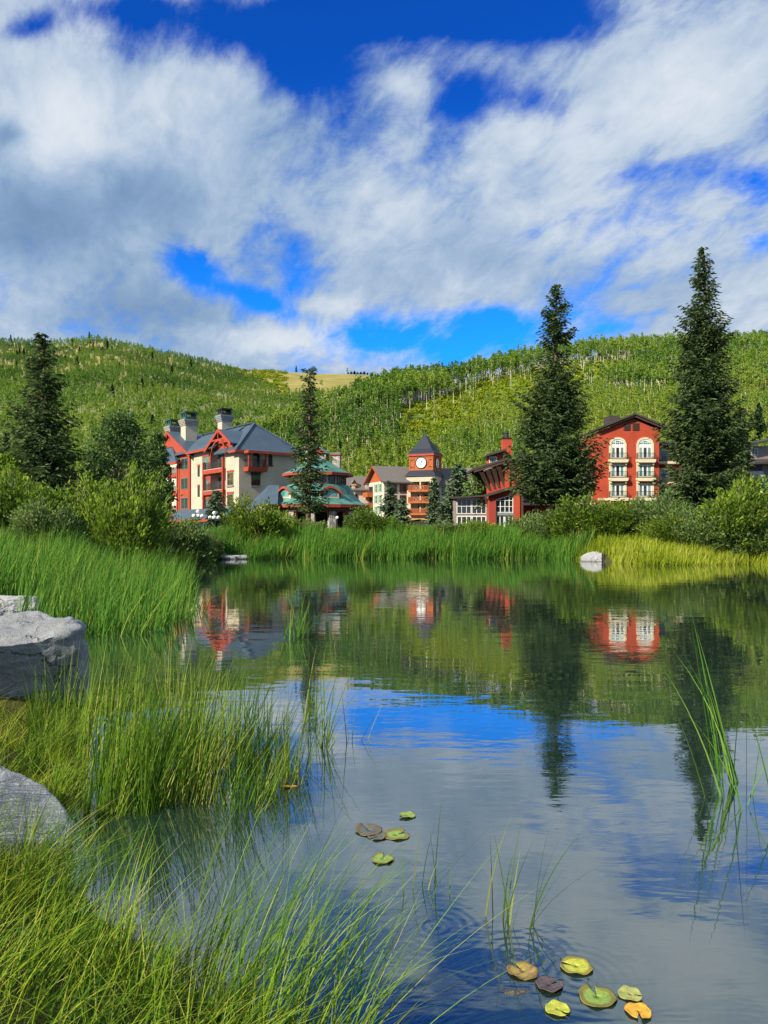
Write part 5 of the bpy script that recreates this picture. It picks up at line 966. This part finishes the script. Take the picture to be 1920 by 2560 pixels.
x, y = sel(2600, -24, -3.5, 12, 50, bed); patch('dry_left_reeds', x, y, rng.uniform(.8, 1.9, len(x)), rng.uniform(.010, .018, len(x)), M['sedge'], np.abs(rng.normal(.05, .2, len(x))), np.abs(rng.normal(.1, .3, len(x))), tint=rng.uniform(.7, 1, len(x)))
x, y = sel(3000, -13, 16, 49, 57, lambda X, Y: (shore(X, Y) > -1.5) & (shore(X, Y) < 3.4)); patch('dry_far_reeds', x, y, rng.uniform(.8, 2.0, len(x)), rng.uniform(.025, .04, len(x)), M['sedge'], np.abs(rng.normal(0, .18, len(x))), np.abs(rng.normal(.05, .25, len(x))), seg=3, tint=rng.uniform(.6, 1, len(x)))
x, y = sel(16000, -13, 26, 40, 56, lambda X, Y: (shore(X, Y) > -2.0) & (shore(X, Y) < -1.2+.25*np.sin(X*1.9))); patch('waterline_thatch', x, y, rng.uniform(.35, .75, len(x)), rng.uniform(.02, .04, len(x)), M['sedge'], np.abs(rng.normal(.2, .3, len(x))), np.abs(rng.normal(.3, .3, len(x))), seg=2, tint=rng.uniform(.55, 1, len(x)))
# short rim of grass along the far left inlet
x, y = sel(5000, -16, -8, 44, 55, lambda X, Y: (shore(X, Y) > -.2) & (shore(X, Y) < 2.5)); patch('inlet_grass', x, y, rng.uniform(.2, .6, len(x)), .03, M['sedge'], .1, .2, seg=3)
# undergrowth on the flat behind the reeds
x, y = sel(26000, -45, 50, 53, 95, lambda X, Y: (shore(X, Y) > 2)); patch('meadow_grass', x, y, rng.uniform(.3, .8, len(x)), rng.uniform(.04, .07, len(x)), M['sedge'], .1, .25, seg=2)
# near bank: matted grass
x, y = sel(40000, -4.2, .9, 2.0, 9.5, lambda X, Y: (shore(X, Y) > -.12))
keep = rng.random(len(x)) < np.where(y < 4.9, 1, np.where(y < 6.2, .45, .3)); x, y = x[keep], y[keep]; cl = np.sin(x*4.3+y*1.7)*np.sin(y*5.1-x*2.2)
patch('bank_grass', x, y, rng.uniform(.07, .30, len(x))*(1+.5*cl)*np.clip(1.3-.14*y, .45, 1), rng.uniform(.0028, .0065, len(x)), M['sedge'], np.abs(rng.normal(.15, .22, len(x))), np.abs(rng.normal(.45, .3, len(x))), az=rng.normal(-.1, 1.0, len(x)), seg=6, tint=np.clip(rng.beta(2, 2.4, len(x))*.75+.22*cl+.06, 0, 1))
x, y = sel(9000, -4.2, .9, 2.0, 7.5, lambda X, Y: (shore(X, Y) > -.05)); patch('dry_bank_grass', x, y, rng.uniform(.12, .4, len(x)), rng.uniform(.0025, .005, len(x)), M['yellow_grass'], np.abs(rng.normal(.3, .3, len(x))), np.abs(rng.normal(.6, .35, len(x))), az=rng.normal(.2, 1.6, len(x)), seg=5)
def clumps(cs, per, rad):
    c = np.repeat(np.array(cs), per, 0); return c[:, 0]+rng.normal(size=len(c))*rad, c[:, 1]+rng.normal(size=len(c))*rad
# tufts at the water's edge, taller
cs = []
while len(cs) < 30:
    X, Y = rng.uniform(-3.6, .2), rng.uniform(2.7, 7.8)
    if -.15 < shore(np.array([X]), np.array([Y]))[0] < .9: cs.append((X, Y))
def clumped(cs, lo, hi, rad):               # tufts of their own size, colour and lean
    xs_, ys_, hs, tn, ln, az = [], [], [], [], [], []
    for (a, b) in cs:
        k = int(rng.uniform(lo, hi)); f = rng.uniform(.45, 1.15); c = rng.uniform(.12, .85); d = rng.normal(.2, .8); l = abs(rng.normal(0, .12)); q = rad*rng.uniform(.6, 1.5)
        xs_.append(a+rng.normal(size=k)*q); ys_.append(b+rng.normal(size=k)*q); hs.append(f*rng.uniform(.55, 1.15, k)); tn.append(np.clip(c+rng.normal(size=k)*.17+(rng.random(k) < .05)*.5, 0, 1)); ln.append(np.abs(l+rng.normal(size=k)*.09)); az.append(d+rng.normal(size=k)*.75)
    return [np.concatenate(q) for q in (xs_, ys_, hs, tn, ln, az)]
x, y, h_, t_, l_, a_ = clumped(cs, 40, 130, .055); patch('shore_sedge', x, y, h_*.58, rng.uniform(.003, .007, len(x)), M['sedge'], l_+.03, np.abs(rng.normal(.35, .28, len(x))), az=a_, seg=7, tint=t_)
# sedges standing in the shallow water
cs = []
while len(cs) < 80:
    pxx = 70+585*rng.beta(1.25, .95); pyy = rng.uniform(1600, 1775); Yc = FOC*EYE/(pyy*1.157-HOR); Xc = (pxx*1.157-960)/FOC*Yc
    if pyy > np.interp(pxx, [70, 190, 350, 500, 655], [1700, 1800, 1790, 1760, 1690]) or (180 < pxx < 300 and pyy < 1625) or (pxx < 180 and pyy > 1690): continue
    cs.append((Xc, Yc))
x, y, h_, t_, l_, a_ = clumped(cs, 14, 60, .05); patch('water_sedge', x, y, h_*1.22, rng.uniform(.005, .010, len(x)), M['sedge'], l_, np.abs(rng.normal(.10, .14, len(x))), az=a_, seg=7, tint=t_)

# tufts one can tell apart in the open water
def tuft(name, pts, label, m_, hs, wd, lean, curl, azs, grp=None, seg=8):
    P_ = np.array(pts); c = P_[:, :2].mean(0); o = empty(name, (c[0], c[1], 0), 0, label, 'reeds', grp); Q = P_.copy(); Q[:, :2] -= c
    for i in range(len(Q)):
        bladeobj('blade', Q[i:i+1], hs[i], wd[i], np.array([azs[i]]), lean[i], curl[i], m_, seg, 0, np.array([rng.beta(2, 2)]), parent=o)
    return o
def rtuft(name, cx, cyy, n, rad, h0, h1, w0, w1, label, m_='reed', lean=.1, curl=.15, az0=0.0, azs=1.2, grp='reed tufts standing in the open water', z=-.35):
    pts = [(cx+rng.normal()*rad, cyy+rng.normal()*rad, z) for _ in range(n)]
    return tuft(name, pts, label, M[m_], rng.uniform(h0, h1, n)-z, rng.uniform(w0, w1, n)*1.15, np.abs(rng.normal(0, lean, n)), np.abs(rng.normal(0, curl, n)), rng.normal(az0, azs, n), grp)
def gw(px, py): Yc = FOC*EYE/(py*1.157-HOR); return (px*1.157-960)/FOC*Yc, Yc
a = gw(640, 1378); rtuft('reed_tuft', a[0], a[1], 26, .12, .5, 1.12, .014, .022, 'bright reed tuft alone in the middle of the pond near the reed bed', lean=.14, curl=.2, az0=.5)
a = gw(465, 1345); rtuft('reed_tuft', a[0], a[1], 9, .35, .4, .9, .007, .012, 'few thin dry reeds in front of the lodge reflection', m_='sedge', lean=.3, curl=.4)
a = gw(1590, 1690); rtuft('reed_tuft', a[0]-.03, a[1], 9, .09, .7, 1.55, .009, .015, 'tall cattail reeds standing in the water near the right edge', lean=.14, curl=.10, az0=math.pi, azs=.8)
a = gw(1556, 1720); rtuft('reed_tuft', a[0], a[1], 6, .06, .5, 1.15, .007, .012, 'shorter cattail reeds left of the tall ones by the right edge', lean=.12, curl=.15, az0=2.6, azs=1.0)
a = gw(1650, 1750); rtuft('reed_tuft', a[0]-.04, a[1], 9, .11, .6, 1.3, .006, .011, 'cattail reeds cut by the right edge of the view', lean=.1, curl=.25)
a = gw(925, 1925); rtuft('reed_tuft', a[0], a[1], 8, .085, .18, .55, .0035, .006, 'thin sparse reeds below the first lily pads', m_='sedge', lean=.2, curl=.2, z=-.12)
a = gw(1075, 1985); rtuft('reed_tuft', a[0], a[1], 9, .055, .25, .58, .004, .0075, 'thin upright reeds in the middle of the near water', m_='sedge', lean=.08, curl=.12, z=-.12)
a = gw(1118, 2010); rtuft('reed_tuft', a[0], a[1], 5, .05, .4, .72, .004, .007, 'thin reeds leaning right beside the upright ones', m_='sedge', lean=.28, curl=.2, az0=0, azs=.25, z=-.12)
a = gw(695, 1615); rtuft('reed_tuft', a[0], a[1], 16, .05, .3, .85, .006, .010, 'small sedge tuft right of the sedge bed', m_='sedge', lean=.1, curl=.15)
a = gw(760, 1600); rtuft('reed_tuft', a[0], a[1], 6, .06, .3, .75, .005, .009, 'three or four thin stems farthest right of the sedge bed', m_='sedge', lean=.2, curl=.3, az0=.2)
a = gw(672, 1560); rtuft('reed_tuft', a[0], a[1], 22, .10, .3, .95, .006, .011, 'dense tuft at the far end of the sedge bed', m_='sedge', lean=.1, curl=.2)
# sprawling tuft at the bottom of the view
x, y = clumps([(-.38, 3.1), (-.65, 3.35), (-.20, 2.9), (-.85, 3.55), (-.48, 2.9)], 55, .06); patch('leaning_sedge', x, y, rng.uniform(.4, .95, len(x)), rng.uniform(.003, .006, len(x)), M['sedge'], np.abs(rng.normal(.3, .2, len(x))), np.abs(rng.normal(.3, .2, len(x))), az=rng.normal(.35, .6, len(x)), seg=8)

# ------------------------------------------------------------------ rocks
def rock(name, loc, half, seed, m_, label, cat='rock', grp=None, cuts=5, rough=.12, sub=6, planes=(), rz=0.0):
    bm = bmesh.new(); bmesh.ops.create_icosphere(bm, subdivisions=sub, radius=1.0); r = random.Random(seed); pl = [(Vector(n_).normalized(), d) for n_, d in planes]
    for _ in range(cuts): v = Vector((r.gauss(0, 1), r.gauss(0, 1), r.gauss(0, .7))).normalized(); pl.append((v, r.uniform(.62, .85)))
    for v in bm.verts:
        p = v.co.normalized()*1.12
        for n_, d in pl:
            e = p.dot(n_)-d
            if e > 0: p = p-n_*e*.94
        q = p*1.3+Vector((seed*3.1, 0, 0)); p = p*(1+rough*(mnoise.fractal(q*1.1, 1.0, 2.0, 4)*.9+.30*mnoise.fractal(q*4.5, .8, 2.0, 5))); v.co = Vector((p.x*half[0], p.y*half[1], p.z*half[2]))
    me = bpy.data.meshes.new(name); bm.to_mesh(me); bm.free(); me.materials.append(m_); me.polygons.foreach_set('use_smooth', [True]*len(me.polygons))
    o = bpy.data.objects.new(name, me); C.objects.link(o); o.location = loc; o.rotation_euler.z = rz; return tag(o, label, cat, grp)
rock('boulder', (-4.42, 8.55, .26), (1.22, 1.0, .90), 3, M['granite'], 'large grey granite boulder at the left edge with a shaded front face', 'boulder', planes=(((-.12, -.22, 1), .72), ((.60, -.74, -.30), .50), ((1, .35, -.05), .80)), cuts=2)
rock('boulder', (-2.92, 4.9, -.02), (.78, .60, .50), 9, M['granite_pale'], 'rounded pale boulder in the grass at the lower left', 'boulder', planes=(((.55, -.3, .8), .72), ((-.3, -.3, 1), .8)), cuts=2, rough=.07)
rock('boulder', (-7.9, 16.0, .3), (.72, .5, .42), 21, M['granite_pale'], 'small pale boulder at the left edge in front of the reeds', 'boulder', cuts=5)
rock('boulder', (-7.3, 14.4, .1), (.5, .4, .4), 22, M['granite_pale'], 'lower pale stone just behind the large granite boulder', 'boulder', cuts=5)
rock('boulder', (12.9, 46.6, .12), (.72, .45, .42), 23, M['granite_pale'], 'pale rounded boulder at the far water line where reeds meet short grass', 'boulder', cuts=4)
x_, y_ = at(584, 1390, 50.5)[:2]; rock('flat_stone', (x_, y_-.3, .10), (1.05, .5, .22), 25, M['granite_pale'], 'flat pale stone slab at the head of the left inlet', 'stone', cuts=3, planes=(((0, 0, 1), .7),))
a = gw(1130, 2185); rock('sunken_rock', (a[0], a[1]+.10, -.105), (.17, .12, .10), 27, M['rock_wet'], 'brown rock under the water below the orange lily pad', 'rock', cuts=3, sub=4)
a = gw(1235, 2200); rock('sunken_rock', (a[0], a[1]+.09, -.13), (.13, .1, .1), 28, M['rock_wet'], 'darker sunken rock under the yellow lily pads', 'rock', cuts=3, sub=4)

# ------------------------------------------------------------------ lily pads and floating leaf
RAD = [.062]
def padmat(name, c0, c1):
    m_, g = new_mat(name); tc = g.n('ShaderNodeTexCoord'); s2 = g.n('ShaderNodeSeparateXYZ', {0: (tc, 'Object')}); ang = g.m('ARCTAN2', (s2, 'Y'), (s2, 'X'))
    vein = g.smooth(g.m('ABSOLUTE', g.m('SINE', g.m('MULTIPLY', ang, 8.5))), .0, .22); nzz = g.ramp(g.noise((tc, 'Object'), 26, 6, .7), [(.35, c0), (.65, c1)])
    c = g.mix(g.m('MULTIPLY', g.m('SUBTRACT', 1.0, vein), .35), (nzz, 0), tuple(min(1, q*1.7) for q in c1)); sp2 = g.ramp(g.noise((tc, 'Object'), 70, 3, .7), [(.60, (0, 0, 0)), (.68, (1, 1, 1))]); c = g.mix(g.m('MULTIPLY', sp2, .6), c, (.10, .05, .02)); rd = g.n('ShaderNodeVectorMath', {0: (tc, 'Object')}, operation='LENGTH'); ed = g.smooth(g.m('ADD', g.m('DIVIDE', (rd, 'Value'), RAD[0]), g.m('MULTIPLY', g.noise((tc, 'Object'), 30, 4, .6), .35)), 1.02, 1.22); c = g.mix(g.m('MULTIPLY', ed, .7), c, (.16, .09, .02))
    b = g.n('ShaderNodeBump', {'Strength': .4, 'Distance': .004, 'Height': vein}); bs = g.n('ShaderNodeBsdfPrincipled', {'Base Color': c, 'Roughness': .38, 'Normal': b}); g.n('ShaderNodeOutputMaterial', {'Surface': bs}); return m_
PM = {'green': padmat('green_pad', (.16, .26, .04), (.26, .36, .06)), 'yellow': padmat('yellow_pad', (.34, .38, .03), (.50, .50, .06)), 'brown': padmat('brown_pad', (.28, .16, .07), (.42, .32, .06)), 'orange': padmat('orange_pad', (.62, .26, .02), (.75, .42, .04)), 'purple': padmat('purple_pad', (.06, .04, .045), (.12, .085, .095)), 'grey': padmat('grey_pad', (.06, .07, .065), (.13, .14, .13)), 'olive': padmat('olive_pad', (.25, .28, .07), (.40, .40, .12))}
def pad(px, py, wpx, m_, rot, lab, fold=0.0, tilt=0.0):
    X, Y = gw(px, py); r_ = wpx*1.157/FOC*Y/2; b = MB(); n = 40; notch = .16; rings = (0.02, .35, .7, .92, 1.0); rnd = random.Random(int(px+py)); ph = rnd.uniform(0, 6)
    for j, q in enumerate(rings):
        for i in range(n+1):
            t = notch+(2*math.pi-2*notch)*i/n; rr = q*r_*(1+(.05*math.sin(3*t+ph)+.025*math.sin(7*t+ph*2))*q); z = .004+.0012*q*q*math.sin(2*t+ph)+(.0035*q**6)*(1+math.sin(5*t+ph))+.45*fold*max(0, math.cos(t+ph)*q-.35)*r_
            b.v.append((rr*math.cos(t), rr*math.sin(t), z))
    for j in range(len(rings)-1):
        for i in range(n): b.f.append((j*(n+1)+i, j*(n+1)+i+1, (j+1)*(n+1)+i+1, (j+1)*(n+1)+i))
    o = b.build('lily_pad', PM[m_], None, True); so_ = o.modifiers.new('thickness', 'SOLIDIFY'); so_.thickness = .0025
    o.location = (X, Y, .001); o.rotation_euler = (tilt, 0, rot); return tag(o, lab, 'lily pad', 'lily pads')
pad(797, 1796, 58, 'grey', 2.0, 'dark grey curled lily pad, the farther of the overlapping dark pair', .5)
pad(815, 1808, 42, 'grey', 4.0, 'dark grey lily pad lying against the green one', .1)
pad(856, 1805, 58, 'green', .6, 'green lily pad with a browned edge next to the dark pair', .12)
pad(880, 1763, 36, 'green', 3.2, 'small bright green lily pad farthest from the camera', .5)
pad(827, 1858, 48, 'green', 1.3, 'small patchy green lily pad between the far group and the reeds', .25)
pad(1130, 2100, 66, 'brown', 2.1, 'brown and yellow lily pad left in the near group', .15)
pad(1245, 2090, 68, 'yellow', 2.7, 'yellow green lily pad farthest in the near group')
pad(1187, 2131, 58, 'purple', .5, 'dark purple upturned lily pad in the near group', .35)
pad(1290, 2155, 80, 'green', 1.6, 'largest veined green lily pad in the near group')
pad(1362, 2151, 52, 'olive', 6.0, 'olive lily pad at the right of the near group', .1)
pad(1205, 2183, 53, 'yellow', 5.4, 'bright yellow lily pad lowest left in the near group', .1)
pad(1380, 2188, 56, 'orange', 4.5, 'orange lily pad at the lower right of the near group', .1)
X, Y = gw(625, 1701); lf = MB(); 
for i in range(9): t = i/8; wv = .022*math.sin(math.pi*min(1, t*.95+.05))**.8; lf.v += [((t-.5)*.15, -wv, .008+.006*math.sin(t*6)), ((t-.5)*.15, 0, .004), ((t-.5)*.15, wv, .010)]
for i in range(8):
    for k in range(2): lf.f.append((i*3+k, i*3+k+1, i*3+k+4, i*3+k+3))
o = lf.build('floating_leaf', PM['orange'], None, True); o.location = (X, Y, 0); o.rotation_euler.z = .15; tag(o, 'orange brown dead leaf floating right of the sedge bed', 'leaf')
